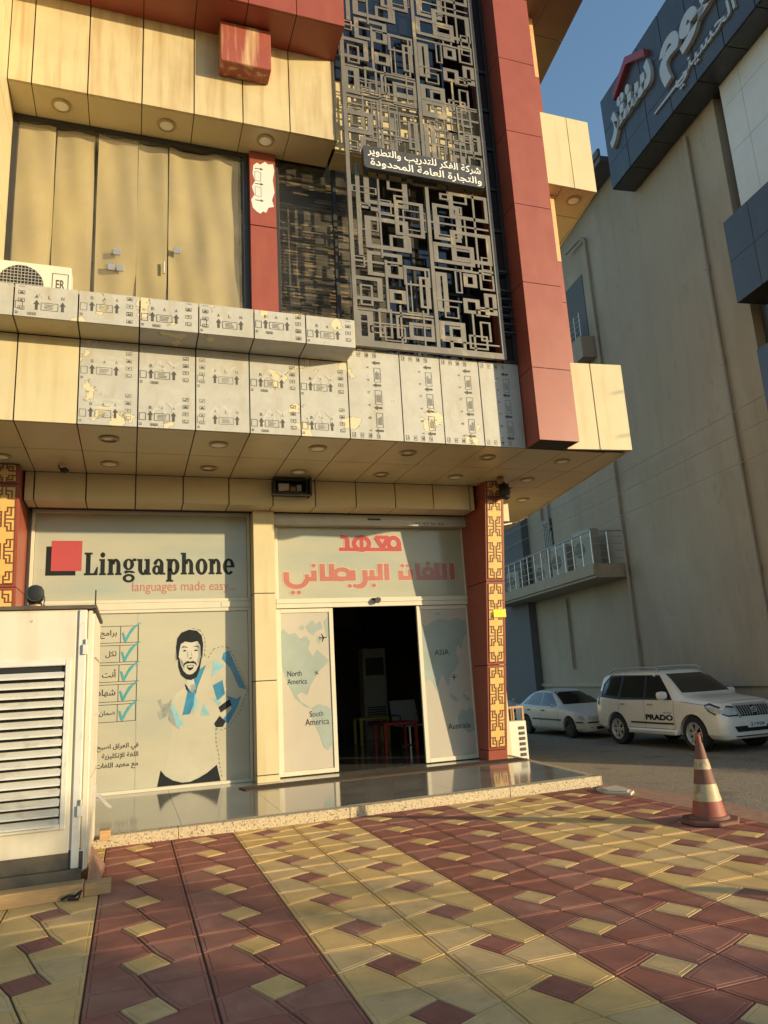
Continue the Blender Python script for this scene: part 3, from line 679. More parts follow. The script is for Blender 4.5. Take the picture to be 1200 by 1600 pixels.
# entrance: transom pane, roller shutter box, sliding doors
b = MB()
b.box(2.40, 12.79, 2.952, 6.14, 12.89, 3.03); b.box(2.40, 12.78, 3.033, 6.14, 12.89, 3.115)
b.box(2.40, 12.80, 3.118, 2.45, 12.88, 4.42); b.box(6.08, 12.80, 3.118, 6.14, 12.88, 4.42)
b.box(2.345, 12.80, .121, 2.40, 12.88, 4.42); b.box(6.143, 12.80, .121, 6.19, 12.88, 4.42)
EN = b.build('entrance', M['alu'], B, bevel=.003)
b = MB(); b.box(2.452, GY-.005, 3.118, 6.078, GY+.005, 4.42); b.build('transom_pane', M['vinyl'], EN)
b = MB(); b.box(2.36, 12.60, 4.425, 6.12, 12.9, 4.62)
for k in range(5): b.box(2.36, 12.59, 4.435+.036*k, 6.12, 12.6, 4.459+.036*k)
b.box(4.1, 12.575, 4.52, 4.35, 12.59, 4.55, 1)
SHU = b.build('shutter_box', [M['chairgrey'], M['dark']], EN)
q = MB(); place(q, textgeo('٠٧٨٠٤٢٠٧٨٧٥'), (5.0, 4.44, 5.62, 4.50), (0, 12.586, 0), PX_, PZ_, PN_, dz=.0003)
place(q, textgeo('شركة الابواب', arabic=True), (5.05, 4.52, 5.6, 4.60), (0, 12.586, 0), PX_, PZ_, PN_, dz=.0003) if False else None
q.build('shutter_text', M['ink'], SHU)
# bold geometric arabic lettering on the transom
def bold_ar():
    w1 = rc(472, 0, 775, 17)+ringp(737, 38, 37, 38, 15, 17)+rc(757, 17, 774, 40)
    w1 += [[(650, 76), (712, 76), (694, 58), (668, 58)], [(712, 76), (722, 62), (694, 17), (681, 36), (694, 58)], [(650, 76), (668, 58), (681, 36), (668, 17), (640, 62)], [(668, 17), (681, 36), (694, 17)]]
    w1 += ringp(580, 36, 47, 40, 26, 20)+rc(571, 16, 589, 58)
    w1 += rc(500, 17, 523, 58)+[[(480, 76), (478, 60), (500, 56), (523, 56), (514, 68), (502, 74)]]
    w2 = rc(1002, 0, 1028, 87)+rc(962, 22, 988, 87)+rc(925, 22, 951, 87)+rc(830, 0, 988, 22)+ringp(892, 38, 34, 32, 12, 11)+[el(892, 86, 10, 10, 0, 340)]
    w2 += rc(828, 22, 852, 87)+rc(742, 0, 812, 22)+rc(742, 22, 766, 50)+rc(790, 22, 812, 56)+[el(764, 76, 10, 10, 0, 340), el(789, 76, 10, 10, 0, 340)]
    w2 += rc(672, 0, 696, 87)+rc(640, 22, 664, 87)+rc(600, 22, 624, 54)+rc(590, 0, 664, 22)+rc(566, -2, 590, 54)+[[(566, -2), (590, -2), (582, -24), (558, -12)], [(558, -13), (582, -25), (564, -40), (535, -42), (535, -21)], el(618, -25, 10, 10, 0, 340)]
    w2 += rc(508, 22, 532, 54)+rc(365, 0, 532, 22)+[el(503, -26, 10, 10, 0, 340), el(528, -26, 10, 10, 0, 340)]+rc(408, 22, 432, 87)+ringp(468, 33, 44, 36, 22, 14)+rc(365, 22, 389, 87)
    w2 += rc(326, 22, 350, 54)+[el(338, 78, 10, 10, 0, 340)]+rc(296, 0, 350, 22)+ringp(257, 8, 57, 46, 33, 24, 180, 360)+rc(200, 8, 224, 46)+rc(296, 22, 314, 34)+[el(240, -56, 10, 10, 0, 340), el(266, -56, 10, 10, 0, 340)]
    return w1, w2
def strokes(polys):
    v = []; f = []
    for k, p in enumerate(polys):
        tv, tf = tess(p); i_ = len(v); v += [Vector((a.x, a.y, 6*k/len(polys))) for a in tv]; f += [[i_+q_ for q_ in t_] for t_ in tf]
    return v, f
W1, W2 = bold_ar()
def grow(polys, d):
    out = []
    for p in polys:
        cx = sum(a for a, _ in p)/len(p); cy = sum(b_ for _, b_ in p)/len(p)
        out.append([(a+(d if a > cx else -d), b_+(d if b_ > cy else -d)) for a, b_ in p])
    return out
deco('sign_word_outline', [(strokes(grow(W1, 5)), (3.58, 3.95, 4.85, 4.305))], M['salmonpale'], EN, GY-.0065)
deco('sign_word', [(strokes(W1), (3.60, 3.97, 4.83, 4.285))], M['logored'], EN, GY-.0095)
deco('sign_line_outline', [(strokes(grow(W2, 5)), (2.535, 3.175, 5.91, 3.80))], M['salmonpale'], EN, GY-.0065)
deco('sign_line', [(strokes(W2), (2.555, 3.195, 5.89, 3.78))], M['salmon'], EN, GY-.0095)
b = MB(); b.lathe([(.055, -.05), (.05, .0), (.03, .03)], (4.25, 12.74, 3.05), 'y', 16); b.box(4.17, 12.755, 3.06, 4.33, 12.78, 3.10); b.build('door_sensor', M['black'], EN, smooth=True)
def leaf(x0, x1, y0, dead):
    b = MB(); frame_rect(b, x0, .135, x1, 2.948, y0, y0+.05, .075); o = b.build('sliding_door', M['alu'], EN, bevel=.004)
    b = MB(); b.box(x0+.077, y0+.02, .212, x1-.077, y0+.03, 2.871); b.build('pane', M['vinylpink'], o); return o
DL = leaf(2.405, 3.43, 12.84, 0); DR = leaf(5.05, 6.14, 12.84, 0)
YD = 12.8585
raw('map_land', [[(2.485, 2.55), (2.52, 2.60), (2.62, 2.50), (2.74, 2.52), (2.82, 2.42), (2.93, 2.46), (3.0, 2.36), (2.96, 2.24), (3.04, 2.10), (3.12, 2.22), (3.2, 2.14), (3.34, 2.02), (3.26, 1.94), (3.16, 1.86), (3.06, 1.72), (2.98, 1.60), (2.92, 1.44), (2.82, 1.50), (2.74, 1.46), (2.80, 1.34), (2.90, 1.28), (3.0, 1.20), (2.86, 1.26), (2.70, 1.40), (2.60, 1.62), (2.52, 1.82), (2.485, 2.0)],
   [(2.92, 2.62), (3.05, 2.74), (3.12, 2.66), (3.20, 2.72), (3.24, 2.58), (3.12, 2.54), (3.06, 2.46), (2.98, 2.52)], [(3.26, 2.70), (3.345, 2.80), (3.35, 2.40), (3.30, 2.46)], [(2.80, 2.62), (2.88, 2.66), (2.90, 2.58), (2.84, 2.56)], [(3.14, 2.46), (3.22, 2.42), (3.18, 2.32), (3.12, 2.36)],
   [(3.0, 1.22), (3.10, 1.28), (3.26, 1.24), (3.35, 1.16), (3.35, .62), (3.26, .50), (3.18, .56), (3.12, .76), (3.04, .94), (2.98, 1.08)]], M['mapblue'], DL, YD)
raw('map_land', [[(5.13, 2.62), (5.22, 2.56), (5.36, 2.64), (5.52, 2.70), (5.70, 2.66), (5.86, 2.70), (6.05, 2.64), (6.06, 2.42), (5.96, 2.30), (5.92, 2.12), (5.84, 2.20), (5.80, 2.06), (5.86, 1.88), (5.74, 1.72), (5.64, 1.62), (5.60, 1.42), (5.54, 1.56), (5.48, 1.66), (5.42, 1.56), (5.36, 1.36), (5.28, 1.54), (5.20, 1.60), (5.13, 1.54)],
   [(5.60, 1.34), (5.68, 1.28), (5.80, 1.18), (5.72, 1.16), (5.62, 1.24)], [(5.86, 1.30), (5.98, 1.24), (6.03, 1.14), (5.92, 1.18)], [(5.74, .92), (5.84, 1.02), (5.94, .98), (6.0, 1.06), (6.06, .96), (6.06, .62), (5.94, .58), (5.84, .66), (5.74, .70)], [(5.40, 2.80), (5.50, 2.82), (5.56, 2.78), (5.46, 2.76)]], M['mapblue'], DR, YD)
deco('map_text', [(textgeo('North'), (2.58, 1.775, 2.83, 1.87)), (textgeo('America'), (2.575, 1.64, 2.92, 1.735)), (textgeo('South'), (2.95, 1.075, 3.19, 1.17)), (textgeo('America'), (2.87, .935, 3.29, 1.045))], M['ink'], DL, YD-.0025)
deco('map_text', [(textgeo('ASIA'), (5.36, 2.02, 5.65, 2.12)), (textgeo('Australia'), (5.53, .68, 5.98, .78))], M['ink'], DR, YD-.0025)
def plane2d(cx, cz, s, a):
    P = [(0, 1), (.12, .7), (.12, .2), (.95, -.25), (.95, -.4), (.12, -.15), (.1, -.7), (.35, -.9), (.35, -1), (0, -.9), (-.35, -1), (-.35, -.9), (-.1, -.7), (-.12, -.15), (-.95, -.4), (-.95, -.25), (-.12, .2), (-.12, .7)]
    return [(cx+s*(x*math.cos(a)-y*math.sin(a)), cz+s*(x*math.sin(a)+y*math.cos(a))) for x, y in P]
raw('plane_mark', [plane2d(3.24, 2.42, .075, -1.5), plane2d(3.10, 1.81, .045, -2.2)], M['ink'], DL, YD-.0025)
raw('plane_mark', [plane2d(5.72, 1.60, .06, 3.0)], M['ink'], DR, YD-.0025)

# dim interior seen through the open door
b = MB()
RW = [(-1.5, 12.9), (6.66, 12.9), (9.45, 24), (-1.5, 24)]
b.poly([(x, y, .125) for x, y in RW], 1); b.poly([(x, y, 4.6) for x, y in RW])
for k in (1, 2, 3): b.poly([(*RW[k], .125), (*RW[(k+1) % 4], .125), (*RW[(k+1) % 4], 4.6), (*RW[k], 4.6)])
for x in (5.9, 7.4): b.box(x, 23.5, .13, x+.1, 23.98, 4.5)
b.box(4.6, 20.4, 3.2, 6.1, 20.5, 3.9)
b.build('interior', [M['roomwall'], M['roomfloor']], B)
# left ground-floor wall beyond the left pier
b = MB(); b.box(-6, 12.8, .121, -2.1, 12.9, 4.7); b.box(-2.1, 12.91, .121, -1.50, 13.0, 5.0); b.build('side_pane', M['vinyl'], B)

# leaning piers with yellow lattice panels
def pier(x0, x1, worn):
    def yf(z): return 12.45-.161*(z-.12)
    b = MB()
    zz = [.121, .29, 1.78, 3.27, 4.78, ZS-.003]
    for k in range(5):
        a, c = zz[k]+(.005 if k else 0), zz[k+1]-.005
        b.prism([(x0, yf(a), a), (x0, 12.84, a), (x0, 12.84, c), (x0, yf(c), c)], (x1-x0, 0, 0))
    o = b.build('pier', M['red'], B, bevel=.004)
    yel = MB(); lat = MB()
    for k in range(1, 5):
        a, c = zz[k]+.05, zz[k+1]-.05
        if k == 4: a, c = zz[k]+.03, ZS-.02
        w0, w1 = x0+.05, x1-.05
        def P(u, z, d): return (u, yf(z)-d, z)
        yel.prism([P(w0, a, .001), P(w1, a, .001), P(w1, c, .001), P(w0, c, .001)], (0, -.006, 0))
        n = 3 if k < 4 else 1; h = (c-a)/n; w = w1-w0; t = .019
        def strip(u0, v0, u1, v1):
            lat.prism([P(u0, v0, .007), P(u1, v0, .007), P(u1, v1, .007), P(u0, v1, .007)], (0, -.006, 0))
        def hs(u0, u1, v): strip(u0, v-t/2, u1, v+t/2)
        def vs(u, v0, v1): strip(u-t/2, v0, u+t/2, v1)
        for j in range(n):
            zb = a+j*h; cx = (w0+w1)/2
            fx = lambda q: cx+q*w/2
            fz = lambda q: zb+(q+1)/2*h
            for s in (-1, 1):
                for r_ in (-1, 1):
                    def H(v, ua, ub):
                        a_, b_ = sorted((fx(s*ua), fx(s*ub))); hs(a_, b_, fz(r_*v))
                    def V(u, va, vb):
                        a_, b_ = sorted((fz(r_*va), fz(r_*vb))); vs(fx(s*u), a_, b_)
                    T_ = t/h; U_ = t/w
                    H(.76, .17+U_, .70+U_); V(.70, .27+T_, .76-T_); H(.27, .38-U_, .985); V(.38, .27+T_, .54-T_); H(.54, .17+U_, .38+U_); V(.17, .54-T_, .99)
            hs(w0, fx(-.17)-t/2, fz(-1)); hs(fx(.17)+t/2, w1, fz(-1))
        for (u0, v0, u1, v1) in ((w0-.012, a, w0, c), (w1, a, w1+.012, c), (w0-.012, c, w1+.012, c+.012), (w0-.012, a-.012, w1+.012, a)): strip(u0, v0, u1, v1)
    yel.build('lattice_panel', M['goldpanel'], o); lat.build('lattice', M['latt'], o)
    return o
pier(6.09, 6.47, 0); pier(-2.02, -1.62, 1)
nt_ = MB(); nt_.box(6.22, 12.012, 2.62, 6.47, 12.016, 2.77)
tag(nt_.build('paper_note', M['note'], loc=(6.34, 12.01, 2.7)), 'blank yellow paper note stuck on the lattice pier', 'note')
scm = thing('security_camera', 'small camera wrapped in a black cover at the top of the right pier', 'camera', (6.40, 11.55, 4.9))
q = MB(); q.lathe([(.03, -.16), (.085, -.13), (.11, -.02), (.075, .10), (.05, .16), (.02, .19)], (6.40, 11.52, 4.87), 'z', 9)
for k in range(len(q.v)): x, y, z = q.v[k]; q.v[k] = (x+rnd.uniform(-.015, .015)+(z-4.87)*-.18, y+rnd.uniform(-.015, .015), z)
q.build('cover', M['black'], scm); q = MB(); q.tube([(6.38, 11.66, 5.0), (6.39, 11.56, 4.97)], .015); q.build('arm', M['dark'], scm)
q = MB(); q.box(6.37, 11.395, 4.90, 6.44, 11.42, 4.97); q.build('lens', M['darkglass'], scm)
q = MB(); q.lathe([(.03, 5.079), (.06, 5.06), (.07, 5.02), (.05, 4.97), (.02, 4.955)], (6.25, 11.35, 0), 'z', 14)
tag(q.build('motion_sensor', M['copper'], smooth=True, loc=(6.25, 11.35, 5.02)), 'small round brown sensor under the soffit beside the right pier', 'sensor')

# upper storey: fascia, soffit, windows
b = MB()
UX = [-1.79, -1.483, -.747, -.001, .747, 1.481, 2.217, 2.96]
panels(b, UX, 10.11, 11.75, YF, mi=lambda k: 0)
b.box(-1.78, YF+.03, 10.12, 2.97, YF+.12, 11.7, 1); b.box(2.955, YF, 10.112, 2.985, YF+.2, 11.74, 0)
UX2 = [2.99, 3.75, 4.5, 5.25, 5.86]
panels(b, UX2, 10.11, 11.45, 9.90, mi=lambda k: 2); b.box(2.99, 9.93, 10.12, 5.86, 10.36, 11.44, 1)
b.build('upper_fascia', [M['creamdirty'], M['joint'], M['cream']], B)
b = MB()
for k in range(len(UX)-1): b.box(UX[k]+.006, YF+.045, 10.11, UX[k+1]-.006, 10.37, 10.135)
b.box(-1.78, YF+.05, 10.14, 2.97, 10.8, 10.2, 1); b.box(3.0, 9.945, 10.085, 5.86, 10.37, 10.108)
b.build('upper_soffit', [M['soffit'], M['joint']], B)
for x, y in ((-1.12, 10.04), (.36, 10.05), (1.87, 9.99)): downlight(x, y, 10.11)
# red band and box
b = MB(); BXs = [-3.7, -2.2, -1.483, -.747, -.001, .747, 1.481, 2.217, 2.985]
for k in range(len(BXs)-1):
    b.box(BXs[k]+.006, 9.01, 11.63, BXs[k+1]-.006, 9.04, 12.45); b.box(BXs[k]+.006, 9.01, 12.465, BXs[k+1]-.006, 9.04, 14.2)
    b.box(BXs[k]+.006, 9.045, 11.63, BXs[k+1]-.006, 9.70, 11.655)
b.box(2.955, 9.045, 11.632, 2.984, 9.70, 14.2); b.box(-3.7, 9.05, 11.66, 2.95, 11.0, 14.2, 1)
b.build('red_band', [M['red'], M['joint']], B)
b = MB(); b.box(1.11, 9.39, 10.88, 1.88, 9.70, 11.60); b.build('red_box', M['redworn'], B, bevel=.012)
# wing wall on the left
b = MB()
for y0, y1 in ((7.9, 8.62), (8.63, 9.35), (9.36, 10.40)):
    for z0, z1 in ((6.72, 8.2), (8.21, 9.65), (9.66, 10.9), (10.91, 14)): b.box(-1.83, y0, z0, -1.795, y1-.006, z1)
b.box(-4.2, 7.9, 6.705, -1.835, 12, 14, 1); b.build('wing_wall', [M['cream'], M['joint']], B)
# first-floor windows
WY = 10.378
b = MB()
b.box(-1.79, WY-.02, 6.70, -1.72, WY+.06, 10.10); b.box(1.56, WY-.02, 6.70, 1.655, WY+.06, 10.10); b.box(-1.72, WY-.02, 10.03, 1.56, WY+.06, 10.10)
UW = b.build('upper_window', M['dark'], B)
b = MB()
for x0, x1 in ((-1.72, -1.205), (-1.20, -.645), (-.64, .41), (.415, 1.56)): b.poly([(x0, WY+.01, 6.70), (x1, WY+.01, 6.70), (x1, WY+.01, 10.03), (x0, WY+.01, 10.03)])
b.build('pane', M['glass'], UW)
q = MB()
for x, z in ((-.36, 7.98), (.50, 8.13), (-.43, 7.72), (-.31, 7.72), (-.43, 6.86), (-.31, 6.86)):
    q.box(x, WY-.02, z, x+.10, WY+.004, z+.10)
q.tube([(.36, WY-.03, 7.75), (.36, WY-.03, 7.95)], .02, 8); q.box(.30, WY-.03, 7.28, .42, WY-.01, 7.31)
q.build('patch_fitting', M['rail'], UW, bevel=.004)
# curtain with gaps
def curtain(x0, x1, z0, z1, y, name, parent, amp=.02, seed=1):
    r = random.Random(seed); n = max(6, int((x1-x0)/.03)); ph = [r.uniform(0, 6) for _ in range(4)]
    q = MB(); rows = 40
    for j in range(rows+1):
        z = z0+(z1-z0)*j/rows
        for i in range(n+1):
            x = x0+(x1-x0)*i/n
            d = amp*(math.sin(x*9+ph[0]+.9*math.sin(z*1.1))+.5*math.sin(x*17+ph[1]+z*2.2)+.5*math.sin(x*6-z*4.1+ph[3])) + .02*math.sin(z*1.1+x*1.2+ph[2])
            q.v.append((x+.003*math.sin(z*2+i*.2), y+d, z))
    for j in range(rows):
        for i in range(n): q.f.append([j*(n+1)+i, j*(n+1)+i+1, (j+1)*(n+1)+i+1, (j+1)*(n+1)+i]); q.m.append(0)
    return q.build(name, M['curtain'], parent, smooth=True)
for k, (x0, x1, zt) in enumerate(((-1.72, -1.212, 10.03), (-1.200, -.665, 10.03), (-.615, -.04, 10.03), (-.035, .405, 10.03), (.425, 1.50, 10.03))):
    curtain(x0, x1, 6.72 if k != 2 else 6.75, zt, WY+.07, 'curtain', UW, .016 if k < 4 else .024, k)
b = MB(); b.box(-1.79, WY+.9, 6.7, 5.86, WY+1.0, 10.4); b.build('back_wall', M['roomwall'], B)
b = MB()
b.box(1.658, WY-.10, 6.70, 2.075, WY+.05, 8.745); b.box(1.658, WY-.10, 8.76, 2.075, WY+.05, 10.105)
b.build('pilaster', M['red'], B, bevel=.004)
pp = bpy.data.objects['pilaster']
q = MB(); pts = [(1.70, 9.06), (1.76, 9.00), (1.82, 8.97), (1.86, 9.02), (1.91, 9.00), (1.95, 9.10), (2.04, 9.13), (2.01, 9.25), (2.055, 9.4), (2.03, 9.62), (2.06, 9.80), (2.04, 9.92), (1.96, 9.90), (1.91, 9.94), (1.83, 9.87), (1.78, 9.90), (1.72, 9.84), (1.705, 9.68), (1.74, 9.55), (1.69, 9.44), (1.73, 9.30), (1.675, 9.2)]
v_, f_ = tess(pts); q.add([(a.x, WY-.1035, a.y) for a in v_], f_); q = MB()
q.add([(a.x, WY-.1035, a.y) for a in v_], f_); q.build('bare_patch', M['whiteclad'], pp)
q = MB()
for z in (9.20, 9.50, 9.78):
    q.box(1.74, WY-.1062, z, 1.83, WY-.1046, z+.014); q.poly([(1.83, WY-.1055, z-.02), (1.83, WY-.1055, z+.034), (1.88, WY-.1055, z+.007)])
for z in (9.28, 9.56):
    for (a, c, d, e) in ((1.74, 0, 1.745, .17), (1.835, 0, 1.84, .17), (1.745, 0, 1.835, .005), (1.745, .165, 1.835, .17)): q.box(a, WY-.1062, z+c, d, WY-.1046, z+e)
q.build('print', M['filmink'], pp)
b = MB(); b.box(2.08, WY-.01, 6.70, 2.14, WY+.05, 10.10); b.box(3.05, WY-.01, 6.5, 3.12, WY+.05, 10.085); b.box(4.40, WY-.01, 6.5, 4.47, WY+.05, 10.085); b.box(5.4, WY-.01, 6.5, 5.47, WY+.05, 10.085)
b.box(2.14, WY-.01, 6.70, 3.05, WY+.05, 6.76); b.box(3.12, WY-.008, 8.0, 5.86, WY+.045, 8.05)
SW2 = b.build('screened_window', M['dark'], B)
b = MB(); b.box(3.9, WY+.01, 6.5, 5.86, WY+.02, 10.08); b.box(3.0, WY-.05, 11.46, 5.86, WY-.03, 15); b.build('pane', M['darkglass'], SW2)

b = MB(); b.poly([(2.14, WY+.015, 6.76), (3.05, WY+.015, 6.76), (3.05, WY+.015, 10.08), (2.14, WY+.015, 10.08)]); b.poly([(3.12, WY+.015, 6.5), (3.9, WY+.015, 6.5), (3.9, WY+.015, 10.08), (3.12, WY+.015, 10.08)]); b.build('clear_pane', M['glass'], SW2)
b = MB(); rb = random.Random(5)
for k in range(58):
    z = 6.62+k*.058
    x = 2.13
    while x < 3.9:
        L_ = rb.uniform(.25, .7)
        if rb.random() < .8 - .45*max(0, (z-8.6)/1.5): b.box(x, WY+.16+rb.uniform(0, .02), z, min(x+L_, 3.92), WY+.185, z+rb.uniform(.02, .045), rb.choice((0, 0, 1)))
        x += L_
b.build('slatted_blind', [M['blind'], M['blinddark']], SW2)

# metal screen
b = MB(); SY = 9.60
lv = [0]
def bar(x0, z0, x1, z1):
    lv[0] = (lv[0]+1) % 7; d = lv[0]*.0016
    b.box(x0, SY-d, z0, x1, SY+.012+d, z1)
def loop(x0, z0, x1, z1, t):
    x1 = min(x1, 5.58)
    lv[0] = (lv[0]+1) % 7; d = lv[0]*.0016; y0, y1 = SY-d, SY+.012+d
    t2 = t*.75
    b.box(x0, y0, z0, x0+t, y1, z1); b.box(x1-t, y0, z0, x1, y1, z1); b.box(x0+t, y0, z0, x1-t, y1, z0+t2); b.box(x0+t, y0, z1-t2, x1-t, y1, z1)
LOOPS = [(3.35, 8.97, 4.09, 9.66, .088), (3.74, 9.28, 4.08, 9.62, .049), (3.84, 8.97, 4.09, 9.2, .039), (3.33, 8.18, 4.06, 8.74, .097), (3.73, 8.18, 4.09, 8.46, .049), (3.84, 8.48, 4.34, 9.11, .068), (3.34, 7.71, 3.92, 8.13, .078), (3.65, 7.72, 3.92, 7.99, .068), (3.93, 7.62, 4.39, 7.94, .043), (3.95, 7.14, 4.31, 7.92, .027), (4.18, 7.25, 4.36, 7.79, .049), (3.05, 7.27, 3.56, 7.67, .082), (3.19, 7.18, 3.4, 7.53, .035), (3.67, 7.28, 3.95, 7.51, .074), (3.47, 6.68, 3.69, 7.16, .035), (3.09, 6.60, 3.38, 7.09, .094), (3.55, 6.63, 3.9, 6.88, .027), (3.75, 6.69, 4.39, 7.08, .043), (3.96, 6.71, 4.39, 6.98, .066), (3.09, 7.82, 3.3, 8.01, .027), (4.79, 9.24, 5.15, 9.60, .039), (4.51, 8.51, 4.99, 9.17, .078), (4.81, 9.02, 5.04, 9.18, .035), (4.81, 8.95, 5.54, 9.44, .082), (4.79, 8.16, 5.52, 8.72, .088), (4.79, 8.21, 5.16, 8.38, .043), (4.47, 8.09, 5.19, 8.45, .078), (4.96, 8.01, 5.14, 8.11, .027), (4.47, 7.23, 4.67, 7.92, .082), (4.81, 7.59, 4.93, 7.99, .027), (4.96, 7.72, 5.2, 7.96, .074), (4.58, 7.13, 4.83, 7.34, .027), (4.92, 7.25, 5.21, 7.51, .074), (5.3, 7.26, 5.52, 7.64, .074), (4.47, 6.75, 4.92, 7.07, .088), (4.64, 6.60, 4.91, 6.99, .051), (4.97, 6.64, 5.3, 6.88, .035), (5.18, 6.79, 5.37, 7.13, .035)]
def field(dz, mirror=None, zlo=-9, zhi=99):
    for x0, z0, x1, z1, t in LOOPS:
        if mirror: z0, z1 = mirror-z1, mirror-z0
        else: z0, z1 = z0+dz, z1+dz
        if z0 >= zlo and z1 <= zhi: loop(x0, z0, x1, z1, t)
    def bb(x0, z0, x1, z1):
        if mirror: z0, z1 = mirror-z1, mirror-z0
        else: z0, z1 = z0+dz, z1+dz
        if z0 >= zlo and z1 <= zhi: bar(x0, z0, x1, z1)
    for q in ((3.21, 8.03, 3.28, 9.66), (3.28, 8.82, 3.60, 8.91), (3.575, 8.03, 3.605, 9.6), (4.03, 7.10, 4.05, 7.7), (3.1, 7.92, 4.4, 7.955), (4.45, 7.98, 5.55, 8.015), (3.6, 8.80, 5.5, 8.83),
              (3.1, 7.10, 4.40, 7.13), (4.46, 7.42, 4.9, 7.445), (5.2, 7.36, 5.55, 7.385), (3.1, 6.90, 4.4, 6.925), (4.5, 6.72, 5.5, 6.745), (5.05, 6.6, 5.085, 7.3), (5.24, 8.1, 5.275, 9.5), (3.82, 6.6, 3.85, 7.25), (3.62, 7.1, 3.66, 8.0), (4.2, 6.6, 4.225, 7.2), (5.06, 8.45, 5.09, 9.0)): bb(*q)
field(0); field(4.40, zhi=14.3); field(0, mirror=17.90, zlo=9.75, zhi=11.20)
for (x0, z0, x1, z1) in ((3.12, 10.62, 4.41, 10.66), (4.45, 10.60, 5.55, 10.64), (3.12, 10.30, 4.41, 10.33), (4.45, 10.28, 5.55, 10.31), (3.7, 9.9, 3.74, 11.2), (5.1, 9.9, 5.13, 11.2), (3.4, 10.0, 3.43, 11.2), (4.7, 9.9, 4.74, 11.0), (3.12, 10.9, 5.55, 10.94)): bar(x0, z0, x1, z1)
for z in (10.2, 10.4, 10.75, 10.85):
    bar(3.5, z, 4.0, z+.022); bar(4.9, z+.05, 5.4, z+.072)
for x in (3.55, 3.65, 3.85, 4.0, 4.85, 4.98, 5.2, 5.35): bar(x, 10.15, x+.022, 10.9)
rs = random.Random(21)
for k in range(12):
    side = k % 2; x0 = (3.14 if side == 0 else 4.47)+round(rs.uniform(0, .85)/.06)*.06; z0 = 6.62+round(rs.uniform(0, 2.7)/.06)*.06
    w_, h_ = rs.choice((.18, .24, .30, .42)), rs.choice((.12, .18, .24, .36)); t_ = rs.choice((.026, .032, .04))
    for dz_ in (0, 4.40): 
        if z0+h_ < 9.7: loop(x0, z0+dz_, min(x0+w_, 4.39 if side == 0 else 5.52), z0+h_+dz_, t_)
    if z0+h_ < 8.1: loop(x0, 17.90-z0-h_, min(x0+w_, 4.39 if side == 0 else 5.52), 17.90-z0, t_)
b.box(3.07, SY-.02, 6.50, 3.135, SY+.04, 15); b.box(5.53, SY-.02, 6.50, 5.60, SY+.04, 15); b.box(3.135, SY-.021, 6.50, 5.53, SY+.04, 6.60)
b.box(4.395, SY-.022, 6.60, 4.455, SY+.04, 15); b.box(4.20, SY-.018, 9.44, 4.62, SY+.02, 9.72)
SCR = b.build('metal_screen', M['steel'], B)
b = MB()
b.box(5.605, 9.70, 6.50, 5.65, 9.76, 15); b.box(5.81, 9.70, 6.50, 5.855, 9.76, 15)
for z in (6.50, 7.3, 8.1, 8.9, 9.7, 10.5, 11.3, 12.1): b.box(5.65, 9.705, z, 5.81, 9.755, z+.05)
b.box(5.65, 9.73, 6.55, 5.81, 9.74, 15, 1); b.build('side_light', [M['dark'], M['darkglass']], B)
b = MB()
for z in (7.0, 7.15, 7.3, 7.45, 7.6, 7.75, 8.1): b.box(5.60, 9.63, z, 5.83, 9.66, z+.03)
b.build('tie_bars', M['dark'], B)

# tall red pier on the right
b = MB()
zz = [ZS, 6.28, 7.76, 9.20, 10.61, 12.09, 13.5, 16]
for k in range(len(zz)-1):
    b.box(5.868, 9.30, zz[k]+.006, 6.572, 9.33, zz[k+1]-.006); b.box(5.868, 9.334, zz[k]+.006, 5.90, 10.5, zz[k+1]-.006); b.box(6.54, 9.334, zz[k]+.006, 6.572, 10.5, zz[k+1]-.006)
b.box(5.904, 9.335, ZS+.003, 6.536, 10.5, 16, 1); b.build('red_pier', [M['red'], M['joint']], B)
b = MB()
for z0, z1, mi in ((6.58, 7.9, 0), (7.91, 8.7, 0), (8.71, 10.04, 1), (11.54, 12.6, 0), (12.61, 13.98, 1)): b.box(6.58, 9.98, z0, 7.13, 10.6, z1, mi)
b.build('corner_column', [M['red'], M['redglow']], B)
b = MB()
b.box(6.58, 9.69, 10.05, 7.385, 9.73, 11.53); b.box(7.40, 9.69, 10.05, 7.86, 9.73, 11.53)
b.prism([(7.83, 9.735, 10.05), (7.86, 9.735, 10.05), (8.4, 12.8, 10.05), (8.37, 12.8, 10.05)], (0, 0, 1.48))
b.prism([(6.58, 9.74, 10.06), (7.82, 9.74, 10.06), (8.3, 12.7, 10.06), (6.58, 12.7, 10.06)], (0, 0, 1.46), 1)
b.prism([(6.58, 9.735, 10.05), (7.15, 9.735, 10.05), (7.28, 10.47, 10.05), (6.58, 10.47, 10.05)], (0, 0, .008), 2)
b.prism([(7.165, 9.735, 10.05), (7.825, 9.735, 10.05), (7.95, 10.47, 10.05), (7.295, 10.47, 10.05)], (0, 0, .008), 2)
b.prism([(6.58, 10.485, 10.05), (7.955, 10.485, 10.05), (8.3, 12.7, 10.05), (6.58, 12.7, 10.05)], (0, 0, .008), 2)
b.build('side_bay', [M['cream'], M['joint'], M['soffit']], B)
downlight(7.56, 10.0, 10.05)
b = MB(); xa = 7.80
b.prism([(6.58, 9.2, 14.0), (7.84, 9.2, 14.0), (8.04, 11.2, 14), (8.5, 14.5, 14), (6.58, 14.5, 14)], (0, 0, 1.6), 1)
